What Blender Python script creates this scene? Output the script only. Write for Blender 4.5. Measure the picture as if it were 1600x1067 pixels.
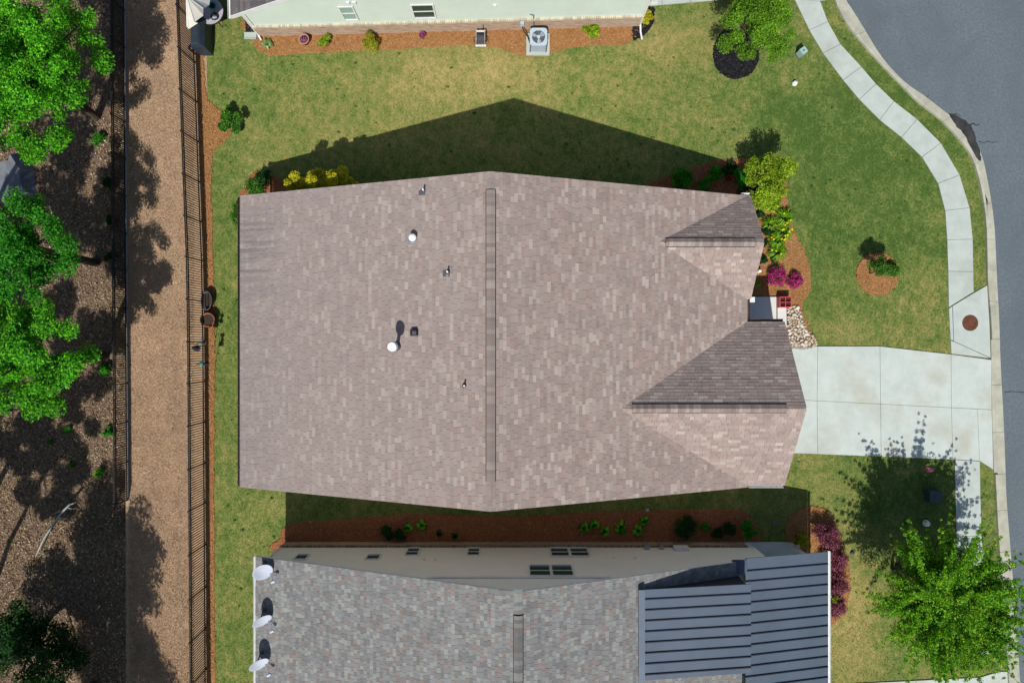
import bpy, math, random
import numpy as np
from mathutils import Vector, Matrix
from mathutils.geometry import tessellate_polygon

for o in list(bpy.data.objects):
    bpy.data.objects.remove(o)
S = bpy.context.scene
COL = S.collection
random.seed(7)
RNG = np.random.default_rng(7)

# ------------------------------------------------------------------ camera, sky, sun, exposure
H, F = 31.0, 1066.67
cam_d = bpy.data.cameras.new('camera')
cam_d.lens = 24.0
cam_d.sensor_width = 36.0
cam_d.clip_end = 1000
cam = bpy.data.objects.new('camera', cam_d)
COL.objects.link(cam)
cam.location = (0, 0, H)
cam.rotation_euler = (0, 0, 0)
S.camera = cam

SUN_K = (0.12, 0.73)                       # shadow shift per metre of height
sun_az = math.atan2(-SUN_K[0], -SUN_K[1])  # towards the sun, clockwise from +Y
sun_el = math.atan(1 / math.hypot(*SUN_K))
w = bpy.data.worlds.new('World')
S.world = w
w.use_nodes = True
nt = w.node_tree
nt.nodes.clear()
sky = nt.nodes.new('ShaderNodeTexSky')
sky.sky_type = 'NISHITA'
sky.sun_disc = False
sky.sun_elevation = sun_el
sky.sun_rotation = sun_az
bg = nt.nodes.new('ShaderNodeBackground')
bg.inputs['Strength'].default_value = 0.088
wo = nt.nodes.new('ShaderNodeOutputWorld')
nt.links.new(sky.outputs[0], bg.inputs[0])
nt.links.new(bg.outputs[0], wo.inputs[0])
sd = bpy.data.lights.new('sun', 'SUN')
sd.energy = 4.6
sd.angle = math.radians(0.5)
sd.color = (1.0, 0.955, 0.88)
so = bpy.data.objects.new('sun', sd)
COL.objects.link(so)
so.location = (-5, -30, 40)
so.rotation_euler = Vector((SUN_K[0], SUN_K[1], -1)).to_track_quat('-Z', 'Y').to_euler()
S.view_settings.view_transform = 'Standard'
S.view_settings.look = 'None'
S.view_settings.gamma = 1.0
S.view_settings.use_curve_mapping = False
S.view_settings.exposure = 0.0


# ------------------------------------------------------------------ helpers
def P(px, py, z=0.0):
    """the point at height z that stands under this spot of the survey photograph"""
    return Vector(((px - 800) * (H - z) / F, (533.5 - py) * (H - z) / F, z))


def PX(px, z=0.0):
    return (px - 800) * (H - z) / F


def PY(py, z=0.0):
    return (533.5 - py) * (H - z) / F


def lin(r, g, b):
    f = lambda c: (c / 12.92 if c <= .04045 else ((c + .055) / 1.055) ** 2.4)
    return (f(r / 255), f(g / 255), f(b / 255))


def tag(o, label=None, cat=None, group=None, kind=None):
    if label: o['label'] = label
    if cat: o['category'] = cat
    if group: o['group'] = group
    if kind: o['kind'] = kind
    return o


def thing(name, label, cat, loc, group=None):
    o = bpy.data.objects.new(name, None)
    o.empty_display_size = .2
    COL.objects.link(o)
    o.location = loc
    return tag(o, label, cat, group)


def wpos(o):
    p = Vector((0, 0, 0))
    while o is not None:
        p = p + Vector(o.location)
        o = o.parent
    return p


def link(name, me, m, parent=None, loc=None):
    o = bpy.data.objects.new(name, me)
    COL.objects.link(o)
    if m is not None and len(me.materials) == 0:
        me.materials.append(m)
    l = Vector(loc) if loc is not None else Vector((0, 0, 0))
    if parent is not None:
        o.parent = parent
        l = l - wpos(parent)
    o.location = l
    return o


def np_mesh(name, V, Fc, col=None, smooth=False):
    V = np.asarray(V, np.float32)
    Fc = np.asarray(Fc, np.int32)
    k = Fc.shape[1]
    me = bpy.data.meshes.new(name)
    me.vertices.add(len(V))
    me.vertices.foreach_set('co', V.ravel())
    me.loops.add(Fc.size)
    me.loops.foreach_set('vertex_index', Fc.ravel())
    me.polygons.add(len(Fc))
    me.polygons.foreach_set('loop_start', np.arange(0, Fc.size, k, dtype=np.int32))
    me.polygons.foreach_set('loop_total', np.full(len(Fc), k, np.int32))
    me.polygons.foreach_set('use_smooth', np.full(len(Fc), smooth, bool))
    me.update(calc_edges=True)
    if col is not None:
        a = me.color_attributes.new('Col', 'FLOAT_COLOR', 'POINT')
        c = np.ones((len(V), 4), np.float32)
        c[:, :3] = col
        a.data.foreach_set('color', c.ravel())
    return me


class MB:
    """collects faces; build() links them as one mesh object with its origin at its base"""
    def __init__(s):
        s.v = []
        s.f = []
        s.mi = []
        s.c = []
        s.cur = 0
        s.col = None

    def add(s, vs, fs):
        n = len(s.v)
        s.v += [tuple(v) for v in vs]
        s.c += [s.col] * len(vs)
        for f in fs:
            s.f.append([n + i for i in f])
            s.mi.append(s.cur)

    def box(s, c, d, rz=0.0, R=None):
        cx, cy, cz = c
        x, y, z = d[0] / 2, d[1] / 2, d[2] / 2
        vs = [Vector((a * x, b * y, e * z)) for e in (-1, 1) for b in (-1, 1) for a in (-1, 1)]
        M = R if R is not None else Matrix.Rotation(rz, 3, 'Z')
        s.add([M @ v + Vector(c) for v in vs], [(0, 2, 3, 1), (4, 5, 7, 6), (0, 1, 5, 4), (2, 6, 7, 3), (0, 4, 6, 2), (1, 3, 7, 5)])

    def bar(s, a, b, wd, hg, up=(0, 0, 1)):
        a, b = Vector(a), Vector(b)
        d = (b - a)
        L = d.length
        d.normalize()
        u = Vector(up)
        if abs(d.dot(u)) > .98: u = Vector((0, 1, 0))
        sx = d.cross(u).normalized()
        uz = sx.cross(d).normalized()
        M = Matrix((d, sx, uz)).transposed()
        s.box((a + b) / 2, (L, wd, hg), R=M)

    def tube(s, pts, rs, seg=6, cap=True):
        pts = [Vector(p) for p in pts]
        if not hasattr(rs, '__len__'): rs = [rs] * len(pts)
        vs = []
        ref = None
        for i, p in enumerate(pts):
            t = (pts[min(i + 1, len(pts) - 1)] - pts[max(i - 1, 0)]).normalized()
            if ref is None:
                ref = Vector((1, 0, 0)) if abs(t.x) < .8 else Vector((0, 1, 0))
            a = t.cross(ref).normalized()
            b = t.cross(a).normalized()
            ref = -b if False else ref
            for k in range(seg):
                th = 2 * math.pi * k / seg
                vs.append(p + (a * math.cos(th) + b * math.sin(th)) * rs[i])
        fs = []
        for i in range(len(pts) - 1):
            for k in range(seg):
                k2 = (k + 1) % seg
                fs.append((i * seg + k, i * seg + k2, (i + 1) * seg + k2, (i + 1) * seg + k))
        if cap:
            fs.append(tuple(range(seg - 1, -1, -1)))
            fs.append(tuple((len(pts) - 1) * seg + k for k in range(seg)))
        s.add(vs, fs)

    def lathe(s, prof, c, seg=20, sx=1.0, sy=1.0, M=None):
        vs = []
        for r, z in prof:
            for k in range(seg):
                th = 2 * math.pi * k / seg
                v = Vector((r * math.cos(th) * sx, r * math.sin(th) * sy, z))
                if M is not None: v = M @ v
                vs.append(v + Vector(c))
        fs = []
        for i in range(len(prof) - 1):
            for k in range(seg):
                k2 = (k + 1) % seg
                fs.append((i * seg + k, i * seg + k2, (i + 1) * seg + k2, (i + 1) * seg + k))
        if prof[0][0] > 1e-4: fs.append(tuple(range(seg - 1, -1, -1)))
        if prof[-1][0] > 1e-4: fs.append(tuple((len(prof) - 1) * seg + k for k in range(seg)))
        s.add(vs, fs)

    def prism(s, poly, z0, z1, taper=0.0):
        n = len(poly)
        ar = sum(poly[i][0] * poly[(i + 1) % n][1] - poly[(i + 1) % n][0] * poly[i][1] for i in range(n))
        if ar < 0: poly = poly[::-1]
        if taper:
            top = []
            for i in range(n):
                a, b, c = Vector(poly[i - 1][:2]), Vector(poly[i][:2]), Vector(poly[(i + 1) % n][:2])
                t = (c - a).normalized()
                top.append(b + Vector((-t.y, t.x)) * taper)
        else:
            top = poly
        vs = [(p[0], p[1], z0) for p in poly] + [(p[0], p[1], z1) for p in top]
        fs = [(i, (i + 1) % n, n + (i + 1) % n, n + i) for i in range(n)]
        for t in tessellate_polygon([[Vector((p[0], p[1], 0)) for p in top]]):
            a, b, c = [Vector(top[i][:2]) for i in t]
            if (b - a).cross(c - a) < 0: t = t[::-1]
            fs.append(tuple(n + i for i in t))
        s.add(vs, fs)

    def quad(s, *vs):
        s.add(vs, [tuple(range(len(vs)))])

    def build(s, name, m, parent=None, smooth=False, origin=None, mats=None):
        V = np.array([tuple(v) for v in s.v], float)
        if TR is not None:
            V = V @ TR[0].T + TR[1]
        if origin is None:
            lo, hi = V.min(0), V.max(0)
            origin = np.array(((lo[0] + hi[0]) / 2, (lo[1] + hi[1]) / 2, lo[2]))
        origin = np.array(origin, float)
        me = bpy.data.meshes.new(name)
        me.from_pydata((V - origin).tolist(), [], s.f)
        if mats:
            for mm in mats: me.materials.append(mm)
            me.polygons.foreach_set('material_index', s.mi)
        if smooth:
            me.polygons.foreach_set('use_smooth', [True] * len(me.polygons))
        if s.col is not None:
            a = me.color_attributes.new('Col', 'FLOAT_COLOR', 'POINT')
            c = np.ones((len(V), 4), np.float32)
            c[:, :3] = np.array([x or (1, 1, 1) for x in s.c])
            a.data.foreach_set('color', c.ravel())
        me.update()
        return link(name, me, m, parent, origin)


TR = None      # (rotation matrix, offset) applied to everything built while it is set


# ------------------------------------------------------------------ materials
def new_mat(name):
    m = bpy.data.materials.new(name)
    m.use_nodes = True
    n = m.node_tree
    n.nodes.clear()
    out = n.nodes.new('ShaderNodeOutputMaterial')
    b = n.nodes.new('ShaderNodeBsdfPrincipled')
    n.links.new(b.outputs[0], out.inputs[0])
    geo = n.nodes.new('ShaderNodeNewGeometry')
    return m, n, b, geo, out


def noise(n, geo, scale, detail=5, rough=.6, stretch=None, dist=0):
    t = n.nodes.new('ShaderNodeTexNoise')
    t.inputs['Scale'].default_value = scale
    t.inputs['Detail'].default_value = detail
    t.inputs['Roughness'].default_value = rough
    t.inputs['Distortion'].default_value = dist
    if stretch:
        mp = n.nodes.new('ShaderNodeMapping')
        mp.inputs['Scale'].default_value = stretch[:3]
        if len(stretch) > 3: mp.inputs['Rotation'].default_value = (0, 0, stretch[3])
        n.links.new(geo.outputs['Position'], mp.inputs[0])
        n.links.new(mp.outputs[0], t.inputs['Vector'])
    else:
        n.links.new(geo.outputs['Position'], t.inputs['Vector'])
    return t.outputs[0]


def ramp(n, fac, stops):
    r = n.nodes.new('ShaderNodeValToRGB')
    e = r.color_ramp.elements
    while len(e) < len(stops): e.new(.5)
    for i, (p, c) in enumerate(stops):
        e[i].position = p
        e[i].color = (*c, 1) if hasattr(c, '__len__') else (c, c, c, 1)
    n.links.new(fac, r.inputs[0])
    return r.outputs[0]


def mixc(n, fac, a, b, mode='MIX'):
    x = n.nodes.new('ShaderNodeMix')
    x.data_type = 'RGBA'
    x.blend_type = mode
    if hasattr(fac, 'is_linked'): n.links.new(fac, x.inputs[0])
    else: x.inputs[0].default_value = fac
    for v, i in ((a, 6), (b, 7)):
        if hasattr(v, 'is_linked'): n.links.new(v, x.inputs[i])
        else: x.inputs[i].default_value = (*v, 1)
    return x.outputs[2]


def bump(n, b, h, strength=.3, dist=.02):
    bp = n.nodes.new('ShaderNodeBump')
    bp.inputs['Strength'].default_value = strength
    bp.inputs['Distance'].default_value = dist
    n.links.new(h, bp.inputs['Height'])
    n.links.new(bp.outputs[0], b.inputs['Normal'])


def mat(name, c1, c2=None, scale=4, rough=.8, bmp=0, bscale=60, metal=0, spec=.3, stretch=None, lo=.35, hi=.65, c3=None, s3=1.0, lo3=.55, hi3=.75):
    m, n, b, geo, out = new_mat(name)
    if c2 is None:
        c2 = tuple(x * .82 for x in c1)
    col = mixc(n, ramp(n, noise(n, geo, scale, 6, .65, stretch), [(lo, 0.0), (hi, 1.0)]), c1, c2)
    if c3 is not None:
        col = mixc(n, ramp(n, noise(n, geo, s3, 4, .6), [(lo3, 0.0), (hi3, 1.0)]), col, c3)
    n.links.new(col, b.inputs['Base Color'])
    b.inputs['Roughness'].default_value = rough
    b.inputs['Metallic'].default_value = metal
    b.inputs['Specular IOR Level'].default_value = spec
    if bmp: bump(n, b, noise(n, geo, bscale, 3, .6, stretch), bmp, .02)
    return m


def attr_mat(name, rough=.85, spec=.2, trans=0.0, nscale=30, namt=.25, bmp=0, streak=None):
    """colour comes from each piece's own colour attribute, worn a little by noise"""
    m, n, b, geo, out = new_mat(name)
    a = n.nodes.new('ShaderNodeVertexColor')
    a.layer_name = 'Col'
    nz = ramp(n, noise(n, geo, nscale, 4, .6), [(.3, 1 - namt), (.7, 1 + namt)])
    col = mixc(n, 1.0, a.outputs[0], nz, 'MULTIPLY')
    if streak:
        col = streak(n, geo, col)
    n.links.new(col, b.inputs['Base Color'])
    b.inputs['Roughness'].default_value = rough
    b.inputs['Specular IOR Level'].default_value = spec
    if bmp: bump(n, b, noise(n, geo, 120, 2), bmp, .01)
    if trans:
        t = n.nodes.new('ShaderNodeBsdfTranslucent')
        n.links.new(col, t.inputs[0])
        ms = n.nodes.new('ShaderNodeMixShader')
        ms.inputs[0].default_value = trans
        n.links.new(b.outputs[0], ms.inputs[1])
        n.links.new(t.outputs[0], ms.inputs[2])
        n.links.new(ms.outputs[0], out.inputs[0])
    return m


M_leaf = attr_mat('leaf', .55, .25, .38, 3, .15)
M_flower = attr_mat('petal', .7, .2, .3, 3, .1)
M_blade = attr_mat('grass_blade', .9, .1, .15, .8, .15)
M_litter = attr_mat('dead_leaf', .9, .1, .0, 8, .2)


def algae(n, geo, col):
    # dark algae streaks that run down the shingles near the west eave
    st = noise(n, geo, 1.0, 5, .6, (.35, 5.0, .35))
    sx = n.nodes.new('ShaderNodeSeparateXYZ')
    n.links.new(geo.outputs['Position'], sx.inputs[0])
    mr = n.nodes.new('ShaderNodeMapRange')
    mr.inputs[1].default_value = -8.8
    mr.inputs[2].default_value = -10.7
    n.links.new(sx.outputs[0], mr.inputs[0])
    ab = n.nodes.new('ShaderNodeMath'); ab.operation = 'SUBTRACT'; ab.inputs[1].default_value = 3.7
    n.links.new(sx.outputs[1], ab.inputs[0])
    ab2 = n.nodes.new('ShaderNodeMath'); ab2.operation = 'ABSOLUTE'
    n.links.new(ab.outputs[0], ab2.inputs[0])
    my = n.nodes.new('ShaderNodeMapRange')
    my.inputs[1].default_value = .7; my.inputs[2].default_value = 2.4
    my.inputs[3].default_value = 1.0; my.inputs[4].default_value = .28
    n.links.new(ab2.outputs[0], my.inputs[0])
    f0 = ramp(n, st, [(.42, 0.0), (.58, .85)])
    fm = n.nodes.new('ShaderNodeMath'); fm.operation = 'MULTIPLY'
    n.links.new(f0, fm.inputs[0]); n.links.new(my.outputs[0], fm.inputs[1])
    f = fm.outputs[0]
    mu = n.nodes.new('ShaderNodeMath')
    mu.operation = 'MULTIPLY'
    n.links.new(f, mu.inputs[0])
    n.links.new(mr.outputs[0], mu.inputs[1])
    c = mixc(n, mu.outputs[0], col, (.055, .05, .06))
    # weathering: greyer, cooler granules towards the west eave
    mr2 = n.nodes.new('ShaderNodeMapRange')
    mr2.inputs[1].default_value = 2.0
    mr2.inputs[2].default_value = -11.0
    mr2.inputs[4].default_value = .55
    n.links.new(sx.outputs[0], mr2.inputs[0])
    return mixc(n, mr2.outputs[0], c, (.268, .235, .225))


M_shingle = attr_mat('asphalt_shingle', .95, .15, 0, 2.2, .10, .3, algae)
M_shingle_b = attr_mat('mixed_asphalt_shingle', .95, .15, 0, 2.2, .12, .3)
M_deck = mat('roof_deck', (.09, .075, .07), rough=.95)
M_trimw = mat('white_trim', (.72, .73, .72), (.62, .63, .63), 3, .5)
M_gutbrown = mat('dark_brown_gutter', (.06, .042, .036), rough=.5)
M_black = mat('black_plastic', (.012, .012, .014), (.02, .02, .022), 20, .6)
M_galv = mat('galvanised_metal', (.45, .5, .54), (.33, .36, .4), 12, .4, metal=.6)
M_whitecap = mat('white_cap', (.85, .85, .84), (.8, .8, .8), 5, .4)
M_leadflash = mat('grey_flashing', (.10, .10, .12), (.07, .07, .08), 14, .6)
M_sage = mat('sage_siding', (.56, .65, .575), (.52, .605, .535), .9, .7)
M_beige = mat('beige_siding', (.82, .81, .755), (.77, .76, .705), 1.1, .7)
M_tan = mat('tan_siding', (.45, .40, .33), (.40, .36, .3), 1.1, .7)
M_conc = mat('pale_concrete', (.46, .51, .475), (.395, .445, .41), 1.6, .9, .12, 140, c3=(.34, .375, .325), s3=.5)
M_drive = mat('driveway_concrete', (.51, .565, .535), (.44, .495, .46), 1.3, .9, .12, 140, c3=(.40, .395, .315), s3=.55, lo3=.5, hi3=.78)
M_porchc = mat('porch_concrete', (.62, .64, .62), (.56, .58, .57), 2, .8)
M_kerb = mat('kerb_concrete', (.46, .46, .375), (.345, .34, .27), 1.4, .9, .2, 90, c3=(.28, .28, .23), s3=1.1)
M_jointbed = mat('joint_sand', (.10, .10, .085), rough=1)
M_steel = mat('black_steel', (.012, .012, .015), (.018, .018, .02), 9, .5)
M_trunk = mat('bark', (.10, .075, .055), (.055, .04, .03), 14, .95, .6, 40)
M_terra = mat('terracotta', (.30, .10, .055), (.22, .07, .04), 9, .8)
M_pinkpot = mat('pink_clay', (.48, .22, .19), (.38, .17, .15), 9, .8)
M_soil = mat('potting_soil', (.03, .02, .015), (.055, .04, .03), 30, 1)
M_metalroof = mat('slate_blue_metal', (.100, .130, .172), (.085, .113, .152), .8, .55, metal=.15, spec=.3)
M_seam = mat('shadow_dark_seam', (.020, .025, .038), rough=.5)  # near black: the shadow line beside each seam is put into its colour
M_flashm = mat('dark_flashing', (.06, .08, .13), (.05, .065, .105), 2, .5)
M_glass = mat('window_glass', (.018, .045, .040), (.03, .06, .052), 1.5, .12, spec=.35)
M_blind = mat('pale_green_blind', (.30, .42, .37), (.26, .38, .33), 3, .3)
M_rust = mat('rusty_iron', (.17, .065, .035), (.09, .035, .022), 12, .85, .5, 60)
M_red = mat('red_paint', (.56, .07, .085), (.46, .055, .07), 6, .5)
M_teal = mat('teal_plastic', (.06, .28, .28), rough=.4)
M_greenbox = mat('green_enamel', (.05, .085, .08), (.04, .07, .065), 8, .45)
M_pale_box = mat('pale_green_enamel', (.32, .47, .45), (.26, .40, .38), 8, .5)
M_cream = mat('cream_canvas', (.66, .64, .55), (.58, .56, .48), 3, .85)
M_canvasg = mat('grey_canvas', (.30, .30, .31), (.25, .25, .26), 3, .85)
M_cover = mat('black_vinyl_cover', (.03, .045, .06), (.02, .03, .045), 4, .45)
M_acgrey = mat('ac_grey', (.42, .50, .58), (.38, .45, .53), 6, .4)
M_acside = mat('ac_louvre', (.12, .13, .15), (.09, .1, .11), 20, .5)
M_orange = mat('orange_plastic', (.7, .17, .02), rough=.5)
M_dishw = mat('satin_white', (.50, .54, .62), (.45, .49, .57), 4, .45)
M_wood = mat('weathered_branch', (.42, .43, .44), (.28, .28, .28), 12, .9)
M_doorm = mat('white_panel_door', (.6, .6, .58), rough=.5)
M_pink = mat('pink_marking_paint', (.55, .09, .22), (.2, .12, .07), 9, .9)
M_wet = mat('wet_silt', (.022, .022, .024), (.05, .05, .048), 3, .55, spec=.4)
M_dark_wood = mat('dark_brown_wicker', (.05, .03, .025), (.09, .055, .04), 30, .8)
M_tablegrey = mat('grey_table_glass', (.42, .40, .45), (.36, .35, .39), 3, .4)


def brick_mat():
    m, n, b, geo, out = new_mat('stacked_brick')
    tc = n.nodes.new('ShaderNodeMapping')
    tc.inputs['Rotation'].default_value = (math.pi / 2, 0, 0)
    n.links.new(geo.outputs['Position'], tc.inputs[0])
    t = n.nodes.new('ShaderNodeTexBrick')
    t.inputs['Color1'].default_value = (.40, .28, .20, 1)
    t.inputs['Color2'].default_value = (.26, .16, .11, 1)
    t.inputs['Mortar'].default_value = (.42, .37, .30, 1)
    t.inputs['Scale'].default_value = 4.4
    t.inputs['Mortar Size'].default_value = .018
    t.inputs['Row Height'].default_value = .3
    t.inputs['Brick Width'].default_value = .9
    n.links.new(tc.outputs[0], t.inputs['Vector'])
    c = mixc(n, ramp(n, noise(n, geo, 2.2, 6, .7, (1, 1, 7)), [(.42, 0.0), (.68, 1.0)]), t.outputs[0], (.50, .40, .31))
    n.links.new(c, b.inputs['Base Color'])
    b.inputs['Roughness'].default_value = .9
    bump(n, b, t.outputs[1], -.5, .02)
    return m


M_brick = brick_mat()


def lawn_mat():
    m, n, b, geo, out = new_mat('bermuda_lawn')
    a = n.nodes.new('ShaderNodeVertexColor')
    a.layer_name = 'Col'
    sp = n.nodes.new('ShaderNodeSeparateColor')
    n.links.new(a.outputs[0], sp.inputs[0])
    n1 = noise(n, geo, .55, 7, .68, None, .4)
    n2 = noise(n, geo, 3.2, 6, .75, (1, .8, 1, .4))
    n3 = noise(n, geo, 10, 4, .8)
    v = sp.outputs[0]
    for nn, k in ((n1, 1.0), (n2, 1.5), (n3, 1.35)):
        q = n.nodes.new('ShaderNodeMath'); q.operation = 'MULTIPLY_ADD'
        n.links.new(nn, q.inputs[0]); q.inputs[1].default_value = k
        q2 = n.nodes.new('ShaderNodeMath'); q2.operation = 'SUBTRACT'
        n.links.new(v, q2.inputs[0]); q2.inputs[1].default_value = k * .5
        n.links.new(q2.outputs[0], q.inputs[2])
        v = q.outputs[0]
    c = ramp(n, v, LAWN_STOPS)
    n.links.new(c, b.inputs['Base Color'])
    b.inputs['Roughness'].default_value = .95
    b.inputs['Specular IOR Level'].default_value = .1
    bump(n, b, n3, .5, .04)
    return m


LAWN_STOPS = [(.0, (.060, .112, .022)), (.26, (.118, .172, .040)), (.50, (.218, .214, .066)), (.9, (.385, .295, .118))]
M_lawn = lawn_mat()


def straw_mat(name, c1, c2, c3):
    m, n, b, geo, out = new_mat(name)
    f1 = noise(n, geo, 26, 4, .75, (1, .35, 1, .5))
    f2 = noise(n, geo, 26, 4, .75, (.35, 1, 1, .2))
    f3 = noise(n, geo, 1.6, 5, .6)
    c = mixc(n, ramp(n, f1, [(.38, 0.0), (.62, 1.0)]), c1, c2)
    c = mixc(n, ramp(n, f2, [(.45, 0.0), (.75, .8)]), c, c3)
    c = mixc(n, ramp(n, f3, [(.40, 0.0), (.66, .65)]), c, c2)
    c = mixc(n, ramp(n, noise(n, geo, 7, 5, .75), [(.50, 0.0), (.72, .7)]), c, c3)
    n.links.new(c, b.inputs['Base Color'])
    b.inputs['Roughness'].default_value = 1
    b.inputs['Specular IOR Level'].default_value = .05
    bump(n, b, f1, .8, .05)
    return m


M_straw = straw_mat('pine_straw', (.37, .185, .072), (.25, .115, .043), (.47, .27, .125))
M_strawred = straw_mat('red_pine_straw', (.34, .125, .058), (.23, .08, .04), (.42, .19, .10))
M_mulchblk = straw_mat('black_mulch', (.020, .020, .024), (.010, .010, .013), (.045, .042, .048))
M_drygrass = straw_mat('dry_grass_ground', (.46, .31, .185), (.31, .20, .12), (.54, .41, .29))
M_woodsfloor = straw_mat('forest_floor', (.21, .145, .095), (.12, .082, .056), (.34, .25, .17))


def asphalt_mat():
    m, n, b, geo, out = new_mat('worn_asphalt')
    f1 = noise(n, geo, 9, 5, .9)
    f2 = noise(n, geo, .35, 6, .6, None, .6)
    f3 = noise(n, geo, 7, 5, .7)
    c = mixc(n, ramp(n, f1, [(.35, 0.0), (.68, 1.0)]), (.082, .104, .124), (.166, .196, .214))
    c = mixc(n, ramp(n, f2, [(.4, 0.0), (.68, .7)]), c, (.092, .112, .130))
    c = mixc(n, ramp(n, f3, [(.70, 0.0), (.78, .6)]), c, (.08, .085, .095))
    n.links.new(c, b.inputs['Base Color'])
    b.inputs['Roughness'].default_value = .85
    b.inputs['Specular IOR Level'].default_value = .25
    bump(n, b, f1, .4, .01)
    return m


M_asphalt = asphalt_mat()


def stone_mat():
    m, n, b, geo, out = new_mat('river_stone')
    oi = n.nodes.new('ShaderNodeObjectInfo')
    c = ramp(n, oi.outputs['Random'], [(0.0, (.62, .56, .46)), (.2, (.46, .33, .18)), (.4, (.70, .66, .58)), (.6, (.38, .33, .28)), (.8, (.55, .44, .28)), (1.0, (.72, .72, .70))])
    c = mixc(n, ramp(n, noise(n, geo, 14, 5, .7), [(.4, 0.0), (.75, .6)]), c, (.30, .22, .14))
    n.links.new(c, b.inputs['Base Color'])
    b.inputs['Roughness'].default_value = .7
    return m


M_stone = stone_mat()

# ------------------------------------------------------------------ outlines surveyed from the photograph
def poly(pts, z=0.0):
    return [tuple(P(x, y, z)[:2]) for x, y in pts]


def smooth_closed(pts, n=6):
    """Catmull-Rom through a closed outline"""
    out = []
    m = len(pts)
    for i in range(m):
        p0, p1, p2, p3 = [Vector(pts[(i + k - 1) % m][:2]) for k in range(4)]
        for j in range(n):
            t = j / n
            out.append(tuple(.5 * ((2 * p1) + (p2 - p0) * t + (2 * p0 - 5 * p1 + 4 * p2 - p3) * t * t + (3 * p1 - p0 - 3 * p2 + p3) * t ** 3)))
    return out


def smooth_open(pts, n=5):
    out = []
    m = len(pts)
    for i in range(m - 1):
        p0, p1, p2, p3 = Vector(pts[max(i - 1, 0)]), Vector(pts[i]), Vector(pts[i + 1]), Vector(pts[min(i + 2, m - 1)])
        for j in range(n):
            t = j / n
            out.append(tuple(.5 * ((2 * p1) + (p2 - p0) * t + (2 * p0 - 5 * p1 + 4 * p2 - p3) * t * t + (3 * p1 - p0 - 3 * p2 + p3) * t ** 3)))
    out.append(tuple(pts[-1]))
    return out


def inside(X, Y, pl):
    r = np.zeros(len(X), bool)
    n = len(pl)
    j = n - 1
    for i in range(n):
        xi, yi = pl[i][0], pl[i][1]
        xj, yj = pl[j][0], pl[j][1]
        if yi != yj:
            c = ((yi > Y) != (yj > Y)) & (X < (xj - xi) * (Y - yi) / (yj - yi) + xi)
            r ^= c
        j = i
    return r


KERB_BACK = [(1262, -120), (1284, -50), (1303, 0), (1308, 15), (1327, 47), (1363, 89), (1405, 133), (1433, 161), (1464, 185), (1490, 211), (1516, 247), (1530, 293), (1538, 347), (1540, 400), (1541, 443), (1546, 500), (1548, 563), (1549, 640), (1551, 708), (1554, 770), (1557, 825), (1562, 900), (1568, 980), (1574, 1067), (1584, 1200)]
KERB_EDGE = [(1281, -120), (1303, -50), (1322, 0), (1328, 10), (1345, 37), (1378, 90), (1413, 128), (1444, 150), (1479, 177), (1509, 199), (1532, 238), (1544, 288), (1553, 347), (1556, 400), (1558, 445), (1561, 500), (1563, 562), (1567, 640), (1570, 708), (1572, 770), (1576, 825), (1582, 900), (1588, 980), (1594, 1067), (1604, 1200)]
SW_L = [(1205, -110), (1222, -52), (1241, 0), (1264, 48), (1285.5, 84), (1317, 126), (1342, 156), (1374, 188), (1408, 215), (1440, 246), (1465, 287), (1476, 329.5), (1479, 375), (1480.6, 424), (1481.6, 480)]
SW_R = [(1245, -110), (1262, -52), (1281, 3), (1293, 35), (1312.5, 70), (1345, 105), (1368, 132), (1396, 159), (1432, 187), (1469, 224), (1498.5, 274), (1514, 325), (1519, 374), (1520, 424.7), (1520.6, 456)]
LAWN_EXCL = []      # outlines the grass keeps out of


def slab(name, pts, z0, z1, m, parent, inset=.008, excl=True):
    pl = poly(pts)
    if excl: LAWN_EXCL.append(pl)
    c = Vector((sum(p[0] for p in pl) / len(pl), sum(p[1] for p in pl) / len(pl)))
    pl2 = []
    for p in pl:
        d = Vector(p) - c
        pl2.append(tuple(c + d * (1 - inset / max(d.length, .1))))
    b = MB()
    b.prism(pl2, z0, z1, .004)
    return b.build(name, m, parent)


# ------------------------------------------------------------------ setting: ground sheets
def dry(X, Y):
    px = X * F / H + 800
    py = 533.5 - Y * F / H
    d = np.full(X.shape, .335)
    def g(cx, cy, rx, ry, a):
        nonlocal d
        d = d + a * np.exp(-((px - cx) / rx) ** 2 - ((py - cy) / ry) ** 2)
    g(720, 105, 130, 55, .34); g(880, 135, 160, 35, .12); g(1060, 70, 90, 40, .22)
    g(560, 190, 170, 50, .10); g(450, 120, 70, 60, -.06); g(350, 400, 40, 330, -.06)
    g(1330, 300, 150, 190, -.23); g(1440, 500, 60, 60, .14); g(1330, 515, 110, 30, .12)
    g(1250, 190, 60, 60, -.10); g(1270, 780, 50, 60, .10); g(1310, 960, 70, 120, .36)
    g(1400, 760, 90, 70, -.22); g(1415, 737, 20, 9, .5); g(700, 220, 250, 40, .12)
    g(380, 850, 50, 70, .06); g(370, 960, 50, 130, -.02); g(1480, 160, 200, 170, -.12)
    g(800, 790, 400, 22, -.02); g(870, 250, 250, 30, .05)
    g(1540, 900, 20, 200, -.1)
    return d


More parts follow.
